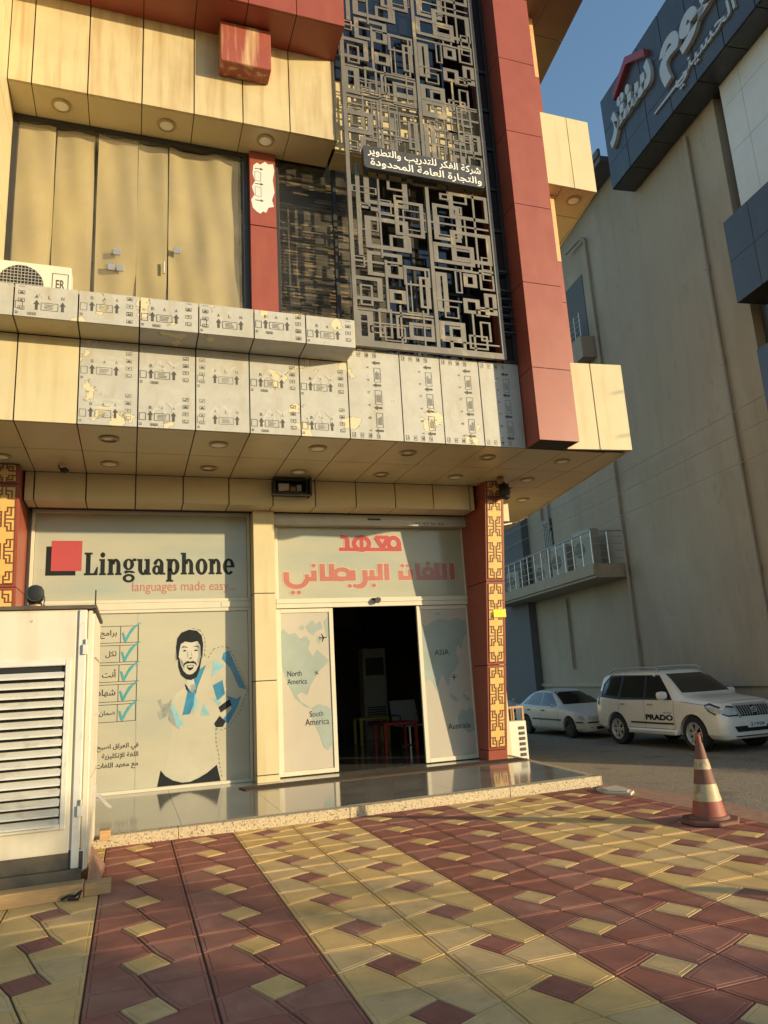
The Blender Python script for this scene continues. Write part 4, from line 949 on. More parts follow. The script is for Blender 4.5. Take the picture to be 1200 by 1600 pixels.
for y0, y1 in ((9.15, 10.3), (10.31, 11.4), (11.41, 13)):
    for u0, u1 in ((0, .5), (.508, 1)):
        f0 = lambda u, y: 6.58+u*(7.86+(y-9.2)*.135-6.58)
        b.prism([(f0(u0, y0), y0, 13.985), (f0(u1, y0), y0, 13.985), (f0(u1, y1), y1, 13.985), (f0(u0, y1), y1, 13.985)], (0, 0, .012), 0)
b.build('roof_overhang', [M['roofsoffit'], M['joint']], B)
b = MB(); b.box(-4.5, 13.0, 5.2, 6.55, 17, 15); b.prism([(6.76, 13.0, -.3), (6.86, 13.0, -.3), (9.7, 24, -.3), (9.6, 24, -.3)], (0, 0, 5.2)); b.prism([(6.56, 10.62, ZS+.1), (7.12, 10.62, ZS+.1), (8.3, 17, ZS+.1), (6.56, 17, ZS+.1)], (0, 0, 9)); b.box(-4.5, 11.0, 10.5, 2.9, 12.88, 15)
b.build('wall_core', M['cream'], B)

# company sign on the screen
sg = thing('sign_board', 'charcoal company sign with two lines of white Arabic lettering on the screen', 'sign', (4.5, 9.55, 9.9))
def rrect(x0, z0, x1, z1, r, n=5):
    p = []
    for cx, cz, a in ((x1-r, z1-r, 0), (x0+r, z1-r, 90), (x0+r, z0+r, 180), (x1-r, z0+r, 270)):
        for k in range(n+1): p.append((cx+r*math.cos(R(a+90*k/n)), cz+r*math.sin(R(a+90*k/n))))
    return p
q = MB(); q.prism([(x, 9.42, z) for x, z in rrect(3.31, 9.475, 5.42, 9.885, .06)], (0, .10, 0)); q.build('panel', M['signblk'], sg, bevel=.004)
q = MB()
for t, z0, z1, x0, x1 in (('شركة الفكر للتدريب والتطوير', 9.69, 9.865, 3.38, 5.36), ('والتجارة العامة المحدودة', 9.495, 9.67, 3.42, 5.36)):
    place(q, textgeo(t, arabic=True, offset=.014), (x0, z0, x1, z1), (0, 9.4175, 0), PX_, PZ_, PN_, dz=.0006)
q.build('lettering', M['white'], sg)
q = MB()
for x in (3.6, 5.1): q.box(x, 9.52, 9.62, x+.05, 9.575, 9.77)
q.build('bracket', M['dark'], sg)

# air conditioners
def ac_unit(x, y, z, w, h, d, name, label, group=None, rz=0, text=False, m='acwhite'):
    a = thing(name, label, 'air conditioner', (x, y, z), group, rz)
    off = Vector((x, y, z))
    def bx(q, x0, y0, z0, x1, y1, z1): q.box(x+x0, y+y0, z+z0, x+x1, y+y1, z+z1)
    q = MB(); bx(q, -w/2, -d/2, 0, w/2, d/2, h); q.build('casing', M[m], a, bevel=.012)
    r = min(h*.44, w*.3); cx = -w*.16
    q = MB(); q.lathe([(r, -d/2-.002), (r, -d/2-.006)], (x+cx, y, z+h*.5), 'y', 28); q.build('fan_opening', M['black'], a)
    q = MB()
    n = 12
    for k in range(n+1):
        zz_ = z+h*.5-r*.98+2*r*.98*k/n; hw = math.sqrt(max(0, (r*1.0)**2-(zz_-z-h*.5)**2))
        if hw > .02: q.box(x+cx-hw, y-d/2-.014, zz_-.004, x+cx+hw, y-d/2-.008, zz_+.004)
    for k in range(-6, 7):
        xx_ = k*r/6.5; hh = math.sqrt(max(0, r*r-xx_*xx_))
        q.box(x+cx+xx_-.003, y-d/2-.020, z+h*.5-hh, x+cx+xx_+.003, y-d/2-.015, z+h*.5+hh)
    q.build('grille', M['chairgrey'], a)
    if text:
        q = MB(); place(q, textgeo('ER', offset=.02), (w*.30, h*.48, w*.42, h*.68), (x, y-d/2-.003, z), PX_, PZ_, PN_, dz=.0003)
        frame_rect(q, x+w*.25, z+h*.22, x+w*.47, z+h*.82, y-d/2-.006, y-d/2-.002, .006)
        q.build('badge', M['filmink'], a)
    return a
ac_unit(-1.33, 9.97, 6.70, .92, .66, .32, 'air_conditioner', 'cream outdoor air conditioner on the ledge under the curtained window', text=True)
q = MB(); q.tube([(-.82, 9.7, 6.8), (-.70, 9.9, 6.85), (-.55, 10.2, 6.8), (.2, 10.3, 6.78), (1.2, 10.3, 6.75), (1.5, 10.35, 6.9)], .018, 6)
tag(q.build('cable', M['wire'], loc=(-.2, 10.2, 6.8)), 'dark cable lying along the ledge behind the filmed panels', 'cable')

# things inside the lobby
def table(x, y, w, d, h, m, label):
    t = thing('side_table', label, 'table', (x, y, .125), 'small lobby tables')
    q = MB(); q.box(x-w/2, y-d/2, .125+h-.05, x+w/2, y+d/2, .125+h); q.build('table_top', m, t, bevel=.004)
    for sx in (-1, 1):
        for sy in (-1, 1):
            q = MB(); cx, cy = x+sx*(w/2-.03), y+sy*(d/2-.03); q.box(cx-.03, cy-.03, .125, cx+.03, cy+.03, .125+h-.052); q.build('leg', m, t)
table(5.46, 15.6, .75, .75, .60, M['tabred'], 'small red lacquered table nearer the open door')
table(5.62, 17.8, .75, .6, .62, M['tabyel'], 'small yellow lacquered table behind the red one')
sa = thing('standing_air_conditioner', 'tall white cabinet air conditioner standing in the dim lobby', 'air conditioner', (6.1, 19.0, .125))
q = MB(); q.box(5.78, 18.8, .125, 6.42, 19.2, 2.45); q.build('cabinet', M['acshade'], sa, bevel=.02)
q = MB(); [q.box(5.85, 18.78, .5+.06*k, 6.35, 18.798, .53+.06*k) for k in range(8)]; q.box(5.85, 18.785, 1.75, 6.35, 18.798, 2.2); q.build('vent', M['dark'], sa)
ch = thing('waiting_chair', 'pale metal waiting chair with armrest beside the red table', 'chair', (6.15, 16.6, .125))
q = MB(); q.box(5.85, 16.3, .55, 6.5, 16.85, .58); q.build('seat', M['chairgrey'], ch)
q = MB(); q.prism([(5.85, 16.85, .62), (6.5, 16.85, .62), (6.5, 17.05, 1.12), (5.85, 17.05, 1.12)], (0, .025, 0)); q.build('backrest', M['chairgrey'], ch)
for x in (5.86, 6.48):
    q = MB(); q.tube([(x, 16.35, .13), (x, 16.35, .8), (x, 16.9, .8)], .018); q.build('armrest', M['black'], ch)
q = MB(); q.tube([(6.17, 16.6, .13), (6.17, 16.6, .55)], .03); q.tube([(5.9, 16.4, .14), (6.45, 16.8, .14)], .02); q.build('pedestal', M['chrome'], ch)

# outdoor unit and frame behind the pier
fr = thing('metal_frame', 'brown metal stand frame behind the lattice pier at the street side', 'frame', (7.75, 14.4, -.3))
q = MB()
for (x0, z0, x1, z1) in ((7.5, -.3, 7.53, .92), (7.92, -.3, 7.96, .92), (7.53, .88, 7.92, .92), (7.70, .64, 7.73, .88)): q.box(x0, 14.4, z0, x1, 14.45, z1)
q.build('frame_bars', M['copper'], fr)
q = MB(); q.box(7.5, 14.9, -.3, 7.53, 14.95, .9); q.box(7.92, 14.9, -.3, 7.96, 14.95, .9); q.box(7.5, 14.45, .88, 7.53, 14.9, .91); q.box(7.92, 14.45, .88, 7.96, 14.9, .91); q.build('rear_bars', M['copper'], fr)
ou = thing('vent_unit', 'white slatted outdoor unit standing low behind the lattice pier', 'ventilation unit', (7.55, 14.2, -.25))
q = MB(); q.box(7.3, 14.05, -.27, 7.80, 14.35, .64); q.build('casing', M['acwhite'], ou, bevel=.01)
q = MB(); [q.box(7.62, 14.03, -.16+.105*k, 7.74, 14.052, -.10+.105*k) for k in range(7)]; q.build('slots', M['dark'], ou)

# ------------------------------------------------------------------ generator cabinet at the left
gn = thing('generator', 'large dusty white generator cabinet with louvered panel at the left', 'generator', (-1.6, 8.2, 0), rz=0)
GF, GR, GB = 7.40, -.33, 9.02
q = MB(); q.box(-3.4, GF, .34, GR-.06, GB, 2.44); q.box(-3.4, GF+.02, .16, GR-.02, GB, .34, 1)
G1 = q.build('body', [M['genwhite'], M['skid']], gn, bevel=.012)
q = MB(); q.box(GR-.058, GF+.03, .17, GR, GB, 2.43)
for z in (.9, 1.45, 2.0): q.box(GR+.001, GF+.2, z, GR+.006, GB-.1, z+.012)
q.build('side_door', M['genwhite'], gn, bevel=.01)
q = MB(); q.box(-3.45, GF-.03, 2.442, GR+.02, GB+.03, 2.475); q.build('roof', M['skid'], gn)
q = MB(); q.box(-3.4, GF+.005, .09, GR-.08, GF+.05, .335); q.box(-3.4, GF-.06, .07, GR-.04, GF+.004, .20); q.build('skid', M['skid'], gn)
# corner post & front panel with frame
q = MB(); q.box(GR-.13, GF-.02, .20, GR-.065, GF+.002, 2.43); q.build('corner_post', M['genlou'], gn, bevel=.006)
q = MB(); q.box(-3.4, GF-.012, .33, GR-.15, GF-.002, 2.42)
q.box(GR-.22, GF-.02, .6, GR-.205, GF-.013, 1.95); q.build('front_panel', M['genwhite'], gn, bevel=.004)
LXr = -.56; q = MB()
frame_rect(q, -1.9, .53, LXr+.05, 1.98, GF-.045, GF-.013, .05); lou = q.build('louver_frame', M['genlou'], gn, bevel=.006)
q = MB(); q.box(-1.85, GF-.0125, .58, LXr, GF-.0115, 1.93); q.build('louver_opening', M['black'], lou)
q = MB()
for k in range(16):
    z = .59+k*.0835
    q.prism([(-1.845, GF-.085, z-.012), (-1.845, GF-.020, z+.032), (-1.845, GF-.017, z+.024), (-1.845, GF-.080, z-.02)], (1.845+LXr-.004, 0, 0))
    q.box(-1.845, GF-.092, z-.024, LXr-.004, GF-.081, z-.008)
q.build('louvers', M['genlou'], lou)
for z in (2.02, .62):
    q = MB(); q.box(GR-.09, GF-.045, z, GR-.045, GF-.021, z+.09); q.lathe([(.012, z+.09), (.012, z+.14)], (GR-.06, GF-.035, 0), 'z', 8); q.build('hinge', M['genlou'], gn, bevel=.004)
q = MB(); q.tube([(GR+.005, 8.6, .62), (GR+.05, 8.58, .63), (GR+.13, 8.50, .55), (GR+.17, 8.47, .52)], [.02, .022, .018, .014], 8); q.box(GR, 8.54, .55, GR+.02, 8.66, .75); q.build('latch_handle', M['chrome'], gn, smooth=True)
q = MB(); q.lathe([(.10, 2.476), (.10, 2.56)], (-.92, 8.1, 0), 'z', 20); q.build('exhaust_base', M['copper'], gn, smooth=True)
q = MB(); q.tube([(-.92, 8.1, 2.56), (-.92, 8.09, 2.62), (-.915, 8.04, 2.66), (-.905, 7.94, 2.665)], [.075, .08, .083, .083], 20)
q.lathe([(.072, 0.0), (.06, -.004)], (-.903, 7.934, 2.666), 'y', 20); q.build('exhaust_pipe', M['black'], gn, smooth=True)
q = MB(); q.tube([(-.84, 8.02, 2.48), (-.82, 8.0, 2.62), (-.86, 7.98, 2.74)], .006, 6); q.build('exhaust_wire', M['dark'], gn)
q = MB(); q.box(GR+.0, GF+.02, 2.40, GR+.012, GF+.05, 2.62); q.build('antenna_strip', M['dark'], gn)
w = MB(); w.prism([(-2.4, 7.05, .0), (-2.4, 7.25, .0), (-.34, 7.36, .0), (-.34, 7.18, .0)], (0, 0, .115)); tag(w.build('timber_plank', M['wood'], loc=(-1.3, 7.2, 0), bevel=.006), 'long raw timber plank lying under the front of the generator', 'plank')
w = MB(); w.prism([(-.335, 7.20, .0), (-.12, 7.22, .0), (-.12, 7.36, .0), (-.335, 7.36, .0)], (0, 0, .10)); tag(w.build('timber_block', M['wood'], loc=(-.23, 7.28, 0), bevel=.006), 'short raw timber block at the front corner of the generator', 'timber block')
w = MB(); w.prism([(-.325, 7.45, .02), (-.22, 7.50, .005), (-.20, 8.3, .005), (-.325, 8.3, .20)], (0, 0, .02)); tag(w.build('board', M['kerb'], loc=(-.22, 8.0, .0)), 'dusty board leaning against the generator side near the paving', 'board')
w = MB(); w.box(-.28, 9.0, .12, -.17, 9.2, .22); tag(w.build('wood_offcut', M['wood'], loc=(-.22, 9.1, .12), bevel=.004), 'small wood offcut behind the generator on the porch edge', 'offcut')
w = MB(); w.tube([(-.50, 7.15, .02), (-.45, 7.11, .05), (-.40, 7.15, .03), (-.35, 7.12, .07), (-.37, 7.08, .02), (-.45, 7.12, .02)], .012, 6); tag(w.build('black_cable', M['black'], loc=(-.45, 7.1, 0)), 'short coil of black cable by the timber under the generator', 'cable')

# ------------------------------------------------------------------ traffic cone
cn = thing('traffic_cone', 'worn orange traffic cone with two scuffed reflective bands on the kerb edge', 'traffic cone', (5.75, 6.67, 0))
c0 = (5.75, 6.67, 0)
oct_ = [(5.75+.30*math.cos(R(22.5+45*k))*1.02, 6.67+.30*math.sin(R(22.5+45*k))) for k in range(8)]
q = MB(); q.prism([(x, y, .004) for x, y in oct_], (0, 0, .045)); q.build('base', M['cone'], cn, bevel=.012)
def rr_(z): return .172-.150*(z-.05)/.82
def seg(name, z0, z1, m, ex=0):
    q = MB(); q.lathe([(rr_(z)+ex, z) for z in [z0+(z1-z0)*k/4 for k in range(5)]], c0, 'z', 32); return q.build(name, m, cn, smooth=True)
q = MB(); q.lathe([(.20, .05), (.185, .075), (rr_(.08), .08), (rr_(.08)-.01, .085)], c0, 'z', 32); q.build('flange', M['cone'], cn, smooth=True)
seg('lower_cone', .07, .225, M['conered']); seg('reflective_band', .225, .39, M['conetape'], .003); seg('middle_cone', .39, .535, M['cone']); seg('reflective_band', .535, .635, M['conetape'], .003); seg('upper_cone', .635, .80, M['cone'])
q = MB(); q.lathe([(.027, .80), (.028, .86), (.018, .865), (.016, .80)], c0, 'z', 16); q.box(5.735, 6.65, .86, 5.742, 6.69, .89); q.box(5.757, 6.65, .855, 5.764, 6.69, .90); q.build('tip', M['conered'], cn, smooth=True)

# ------------------------------------------------------------------ neighbouring building
NB = thing('neighbour_building', 'tall grey brown building with charcoal sign box across the side street', 'building', (16, 20, -.45))
D = Vector((.1156, .9933, 0)).normalized(); NO = Vector((-.9933, .1156, 0)).normalized()     # along the wall, out towards the street
O0 = Vector((15.4, 14, 0)) - D*(14*D.y+15.4*D.x) + D*0
def wp(y, out, z):
    """point by world Y along the wall plane, distance out of the wall, height"""
    x = 15.4+(y-14)*D.x/D.y
    return Vector((x, y, 0)) + NO*out + Vector((0, 0, z))
def wbox(mb, ya, yb, o0, o1, z0, z1, m=0):
    P = [wp(ya, o0, z0), wp(yb, o0, z0), wp(yb, o1, z0), wp(ya, o1, z0)]
    mb.prism(P, (0, 0, z1-z0), m)
b = MB(); wbox(b, 13.5, 29, -22, 0, -.45, 18.8); b.build('wall', M['stucco'], NB)
b = MB(); wbox(b, 29.01, 70, -20, .35, -.45, 18.5); b.build('rear_wall', M['stucco2'], NB)
b = MB(); wbox(b, 13.45, 29, 0.0, .10, .92, 1.06); b.build('plinth_ledge', M['pipe'], NB)
b = MB(); wbox(b, 18.2, 60, -.5, .75, 18.82, 19.02); wbox(b, 18.2, 60, .70, .80, 19.03, 19.3); wbox(b, 17, 70, -20, .0, 18.83, 19.2); b.build('gutter', M['stucco2'], NB)
for y, zt, zb in ((14.72, 16.95, -.4), (20.95, 17.5, 1.0), (25.8, 4.4, 1.6), (29.2, 4.6, 1.0), (27.3, 11.5, 8.0), (26.6, 10.8, 7.4)):
    q = MB(); q.tube([wp(y, .09, zb), wp(y, .09, zt)], .055, 10)
    if y == 20.95: q.tube([wp(y, .09, zt), wp(y, .12, zt+.12), wp(y+.15, .2, zt+.2), wp(y+1.2, .25, zt+.22)], .055, 10)
    for k in range(int((zt-zb)/2.9)): q.lathe([(.07, zb+1.3+2.9*k), (.07, zb+1.48+2.9*k)], wp(y, .09, 0), 'z', 10)
    q.build('drain_pipe', M['pipe'], NB, smooth=True)
# balcony with railing
b = MB(); wbox(b, 21.1, 31, 0, 1.28, 4.72, 5.10); wbox(b, 21.1, 31, .0, 1.2, 4.62, 4.718); BL = b.build('balcony', M['stucco'], NB)
q = MB()
for z in (5.30, 5.55, 5.80, 6.05, 6.25):
    r_ = .028 if z > 6.2 else .012
    q.tube([wp(21.15, 1.22, z), wp(30.9, 1.22, z)], r_, 6); q.tube([wp(21.15, 1.22, z), wp(21.15, .02, z)], r_, 6)
for k in range(15): q.tube([wp(21.15+k*.69, 1.22, 5.1), wp(21.15+k*.69, 1.22, 6.25)], .022, 6)
q.tube([wp(21.15, .6, 5.1), wp(21.15, .6, 6.25)], .022, 6); q.build('railing', M['rail'], BL)
q = MB(); wbox(q, 26.5, 27.35, .0, .06, 5.15, 7.9)
dr = q.build('grille_door', M['clad'], NB); q = MB()
for k in range(5): wbox(q, 26.56+.16*k, 26.58+.16*k, .061, .075, 5.3, 7.8)
for k in range(9): wbox(q, 26.55, 27.3, .076, .085, 5.4+.28*k, 5.42+.28*k)
q.build('lattice', M['pipe'], dr)
b = MB(); wbox(b, 21.3, 24.0, 0, .55, 12.9, 13.75); wbox(b, 21.6, 24, 0, .03, 13.9, 16.5, 3)
for k in range(5): b.tube([wp(21.35, .5, 13.8+.2*k), wp(24, .5, 13.8+.2*k)], .018, 6, 2)
for k in range(7): b.tube([wp(21.35+.4*k, .5, 13.7), wp(21.35+.4*k, .5, 14.7)], .02, 6, 2)
b.build('upper_balcony', [M['stucco'], M['clad'], M['rail'], M['stucco2']], NB)
# charcoal sign box
SO = .85
b = MB(); wbox(b, 6.0, 17.55, -6, SO-.04, 17.20, 20.6, 1)
zr = [17.18, 18.05, 19.35, 20.62]
for k in range(9):
    ya = 17.57-k*1.15-1.14; yb = 17.57-k*1.15
    for j in range(3): wbox(b, ya+.01, yb-.01, SO-.038, SO, zr[j]+.008, zr[j+1]-.008)
    wbox(b, ya+.01, yb-.01, .03, SO-.05, 17.165, 17.195)
for j in range(3): wbox(b, 17.552, 17.575, .0, SO-.01, zr[j]+.008, zr[j+1]-.008)
SBX = b.build('sign_box', [M['clad'], M['joint']], NB)
PU, PO = -D, wp(0, SO+.004, 0)
def along(y): return -(y)/D.y          # u coordinate along -D for world Y
def nb_text(mb, geo, ya, yb, z0, z1, depth):
    place(mb, geo, (along(ya), z0, along(yb), z1), wp(0, SO+.003, 0), -D, (0, 0, 1), NO, depth=depth)
q = MB(); nb_text(q, textgeo('سنتر', arabic=True, offset=.045, extrude=.05), 17.15, 14.62, 18.35, 19.72, .12)
nb_text(q, textgeo('هوم', arabic=True, offset=.045, extrude=.05), 14.25, 11.2, 18.0, 19.55, .12); q.build('letters', M['letter'], SBX)
q = MB(); nb_text(q, textgeo('الحسيني', arabic=True, offset=.012, extrude=.03), 13.75, 11.2, 17.45, 18.2, .06)
q.prism([wp(14.85, SO+.003, 17.72), wp(13.2, SO+.003, 17.70), wp(13.2, SO+.003, 17.80), wp(14.85, SO+.003, 17.78)], NO*.05); q.build('script_letters', M['letter'], SBX)
q = MB()
pk = wp(15.72, 0, 20.5)
for (ya, za, yb, zb) in ((16.60, 19.80, 15.68, 20.34), (15.68, 20.34, 14.74, 19.72)):
    q.prism([wp(ya, SO+.003, za), wp(yb, SO+.003, zb), wp(yb, SO+.003, zb+.27), wp(ya, SO+.003, za+.27)], NO*.16)
q.build('roof_emblem', M['redletter'], SBX)
# white corner panels and dark boxes
b = MB()
for k, (z0, z1) in enumerate(((13.3, 15.0), (15.01, 16.4), (16.41, 17.16))):
    wbox(b, 12.31, 13.05, -3, .12, z0, z1); wbox(b, 9, 12.30, -3, .12, z0, z1)
b.build('corner_panel', M['whiteclad'], NB)
for z0, z1, y1 in ((10.45, 12.75, 12.95), (6.0, 9.0, 12.6)):
    b = MB(); wbox(b, 8, y1-.02, -3, .83, z0+.01, z1-.01, 1)
    for k in range(4):
        for j in range(2):
            h = (z1-z0)/2; wbox(b, y1-.9*(k+1)+.008, y1-.9*k-.008, .832, .86, z0+h*j+.006, z0+h*(j+1)-.006)
    wbox(b, y1-.018, y1+.005, .0, .855, z0, z1)
    b.build('cladding_box', [M['clad'], M['joint']], NB)
b = MB(); wbox(b, 9, 13.45, -20, -.25, -.45, 18.5); b.build('front_block', M['clad'], NB)
# balcony air conditioners (stand on the balcony)
for k, (y, w_, h_, s) in enumerate(((29.4, .95, .95, 'leftmost and farthest'), (26.2, .9, .80, 'second from the left'), (24.6, .95, 1.25, 'third from the left'), (22.6, .95, 1.45, 'nearest and tallest'))):
    p = wp(y, .62, 5.10); ac_unit(p.x, p.y, p.z, w_, h_, .42, 'air_conditioner', 'outdoor air conditioner on the far balcony, %s of the four' % s, 'air conditioners on the balcony', rz=R(-83.4), m='acshade')

# cables along the street
for z, s in ((8.08, 'topmost'), (7.46, 'middle'), (6.70, 'lowest')):
    q = MB(); pts = []
    for k in range(25):
        y = 40-k*1.5; t = k/24; pts.append(wp(y, .55, z-.35*4*t*(1-t)*.4))
    q.tube(pts, .012, 5); o = q.build('overhead_cable', M['pipe'], loc=tuple(wp(20, .5, z)))
    tag(o, '%s of the three thin cables strung along the grey brown wall' % s, 'cable', 'cables along the wall')
q = MB(); q.tube([(6.7, 12.6, 4.45), (7.3, 13.2, 4.62), (8.0, 14.0, 4.85), (8.55, 14.4, 5.08)], .014, 6)
tag(q.build('pale_cable', M['white'], loc=(7.6, 13.5, 4.7)), 'pale cable looping from the pier top to the soffit edge', 'cable')

# ------------------------------------------------------------------ cars (local frame: +x front, origin on the ground at the front axle)
def car_body(sections, name, m, parent, axles, rt, half):
    n = len(sections[0]); bm = bmesh.new(); rings = []
    for x, pts in sections:
        ring = [bm.verts.new((x, y, z)) for y, z in pts] + [bm.verts.new((x, -y, z)) for y, z in reversed(pts[1:-1])]
        rings.append(ring)
    cl = bm.edges.layers.float.new('crease_edge'); CR = {1: .6, 2: .75, 4: .6, 5: .45, 6: .55}
    for a, c in zip(rings[:-1], rings[1:]):
        k = len(a)
        for i in range(k): bm.faces.new((a[i], a[(i+1) % k], c[(i+1) % k], c[i]))
    for ri, (a, c) in enumerate(zip(rings[:-1], rings[1:])):
        k = len(a)
        for i in range(k):
            q_ = i if i < n else k-i
            e = bm.edges.get((a[i], c[i]))
            if e and q_ in CR: e[cl] = CR[q_]
    for ri in (1, 2, len(rings)-2):
        k = len(rings[ri])
        for i in range(k): bm.edges.get((rings[ri][i], rings[ri][(i+1) % k]))[cl] = .35
    bm.faces.new(rings[0]); bm.faces.new(list(reversed(rings[-1])))
    bmesh.ops.recalc_face_normals(bm, faces=bm.faces)
    me = bpy.data.meshes.new(name); bm.to_mesh(me); bm.free()
    o = bpy.data.objects.new(name, me); COL.objects.link(o)
    md = o.modifiers.new('s', 'SUBSURF'); md.levels = 2; md.render_levels = 2
    cut = MB()
    for ax in axles:
        for s in (-1, 1): cut.lathe([(rt, s*(half-.30)), (rt, s*(half+.3))], (ax, 0, rt*.86), 'y', 32)
    co = cut.build('cut', M['dark'])
    bo = o.modifiers.new('b', 'BOOLEAN'); bo.operation = 'DIFFERENCE'; bo.object = co; bo.solver = 'EXACT'
    dg = bpy.context.evaluated_depsgraph_get(); dg.update()
    me2 = bpy.data.meshes.new_from_object(o.evaluated_get(dg)); me2.name = name
    bpy.data.objects.remove(o); bpy.data.objects.remove(co)
    me2.materials.clear(); me2.materials.append(m)
    bm = bmesh.new(); bm.from_mesh(me2)
    for f in bm.faces: f.smooth = True
    for e in bm.edges:
        if e.is_manifold and e.calc_face_angle(0) > .6: e.smooth = False
    for f in bm.faces: f.material_index = 0
    bvh = BVHTree.FromBMesh(bm); bm.to_mesh(me2); bm.free()
    o = bpy.data.objects.new(name, me2); COL.objects.link(o); o.parent = parent; ROOT[o.name] = Vector()
    return o, bvh
def patch(mb, bvh, poly, axis, off=.006, side=-1, m=0, cuts=3):
    """lay a 2-D outline onto the body surface; axis 'y': outline is (x,z) seen from the side, 'x': (y,z) seen from the front"""
    bm = bmesh.new(); vs = [bm.verts.new((a, b_, 0)) for a, b_ in poly]; fa = bm.faces.new(vs)
    bmesh.ops.triangulate(bm, faces=[fa]); bmesh.ops.subdivide_edges(bm, edges=bm.edges[:], cuts=cuts, use_grid_fill=True)
    bmesh.ops.triangulate(bm, faces=bm.faces[:]); bm.verts.index_update()
    vv = []
    for v in bm.verts:
        a, b_ = v.co.x, v.co.y
        if axis == 'y': o_, d = Vector((a, side*3, b_)), Vector((0, -side, 0))
        elif axis == 'x': o_, d = Vector((4, a, b_)), Vector((-1, 0, 0))
        else: o_, d = Vector((a, b_, 4)), Vector((0, 0, -1))
        h = bvh.ray_cast(o_, d)
        p = h[0] if h[0] is not None else o_ + d*2.2
        vv.append(p - d*off)
    mb.add(vv, [[x.index for x in f.verts] for f in bm.faces], m); bm.free()
def both(mb, bvh, poly, off=.006, m=0, cuts=3):
    for s in (-1, 1): patch(mb, bvh, poly, 'y', off, s, m, cuts)
def wheel(parent, x, y, r, w, s, alloy):
    q = MB(); c = (x, y, r)
    q.lathe([(r*.66, -w/2), (r*.93, -w/2), (r, -w*.36), (r, w*.36), (r*.93, w/2), (r*.66, w/2)], c, 'y', 36, 0, False)
    t = q.build('wheel', M['tyre'], parent, smooth=True)
    q = MB(); yo = s*w/2
    q.lathe([(r*.67, yo-s*.004), (r*.64, yo+s*.008), (r*.58, yo-s*.03), (r*.5, yo-s*.07)], c, 'y', 30, 0, False)
    q.lathe([(r*.57, yo-s*.06), (r*.57, yo-s*.062)], c, 'y', 24, 1)
    n = 6 if alloy else 10
    for k in range(n):
        a = 2*math.pi*k/n
        for da in ((-.16, .16) if alloy else (0,)):
            d = Vector((math.cos(a+da*.5), 0, math.sin(a+da*.5))); e = Vector((-math.sin(a), 0, math.cos(a)))
            p0 = Vector(c)+d*r*.10+Vector((0, yo-s*.02, 0)); p1 = Vector(c)+Vector((math.cos(a+da), 0, math.sin(a+da)))*r*.60+Vector((0, yo-s*.012, 0))
            wv = r*(.055 if alloy else .07)
            q.prism([p0-e*wv, p1-e*wv*.8, p1+e*wv*.8, p0+e*wv], (0, -s*.02, 0), 0)
    q.lathe([(r*.17, yo-s*.03), (r*.15, yo+s*.004), (r*.05, yo+s*.008)], c, 'y', 18, 0)
    q.build('rim', [M['rim'] if alloy else M['steelrim'], M['black']], t, smooth=True)

# large off-road car
PRL = (13.66, 14.85, -.45)
PC = thing('off_road_car', 'large white off-road car with black lettering on its door', 'car', (0, 0, 0))
def S(x, zb, zs, zm, zbelt, wb, ws, wm, wbt, zr, wr, zr2=None):
    p5 = (wbt-.02, zbelt+.03)
    return (x, [(0, zb), (wb, zb), (ws, zs), (wm, zm), (wbt, zbelt), p5, (wr, zr-.055), (wr*.72, zr-.006), (0, zr if zr2 is None else zr2)])
secs = [
 S(.93, .36, .42, .52, .62, .50, .58, .62, .58, .72, .48),
 S(.90, .30, .40, .55, .72, .66, .76, .80, .76, .86, .64),
 S(.80, .27, .38, .60, .86, .76, .88, .91, .86, 1.04, .74),
 S(.62, .27, .38, .66, .94, .80, .92, .935, .90, 1.11, .80),
 S(.30, .28, .40, .70, 1.0, .82, .93, .94, .91, 1.16, .82),
 S(-.10, .30, .42, .72, 1.05, .82, .93, .94, .91, 1.20, .82),
 S(-.34, .32, .42, .72, 1.09, .82, .93, .94, .91, 1.24, .83),
 S(-.46, .32, .42, .72, 1.10, .82, .93, .94, .905, 1.31, .80),
 S(-.80, .32, .42, .72, 1.11, .82, .93, .94, .90, 1.58, .74),
 S(-1.10, .32, .42, .72, 1.12, .82, .93, .94, .90, 1.78, .70),
 S(-1.40, .32, .42, .72, 1.12, .82, .93, .94, .90, 1.835, .70),
 S(-2.20, .32, .42, .72, 1.13, .82, .93, .94, .90, 1.85, .70),
 S(-3.00, .32, .42, .72, 1.14, .82, .93, .94, .90, 1.83, .69),
 S(-3.38, .34, .44, .72, 1.14, .82, .92, .93, .89, 1.79, .68),
 S(-3.52, .36, .46, .72, 1.14, .80, .90, .92, .88, 1.70, .68),
 S(-3.66, .40, .48, .72, 1.12, .78, .88, .90, .86, 1.30, .74),
 S(-3.72, .44, .50, .70, 1.05, .70, .80, .84, .80, 1.14, .70)]
body, bv = car_body(secs, 'body', M['carwhite'], PC, (0, -2.79), .44, .90)
for pl_ in ([(-.70, 1.17), (-1.16, 1.66), (-1.60, 1.69), (-1.58, 1.17)], [(-1.70, 1.17), (-1.71, 1.69), (-2.52, 1.69), (-2.60, 1.18)], [(-2.72, 1.19), (-2.63, 1.69), (-3.08, 1.67), (-3.30, 1.52), (-3.36, 1.25)]):
    for s in (-1, 1):
        q = MB(); patch(q, bv, pl_, 'y', .009, s); q.build('side_window', M['carglass'], PC, smooth=True)
q = MB(); patch(q, bv, [(-.72, 1.28), (.72, 1.28), (.60, 1.72), (-.60, 1.72)], 'x', .016, cuts=6); q.build('windscreen', M['carglass'], PC, smooth=True)
q = MB(); both(q, bv, [(-.62, 1.12), (-1.16, 1.70), (-3.12, 1.735), (-3.40, 1.52), (-3.46, 1.18), (-2.62, 1.12)], .003); q.build('window_trim', M['black'], PC, smooth=True)
q = MB()
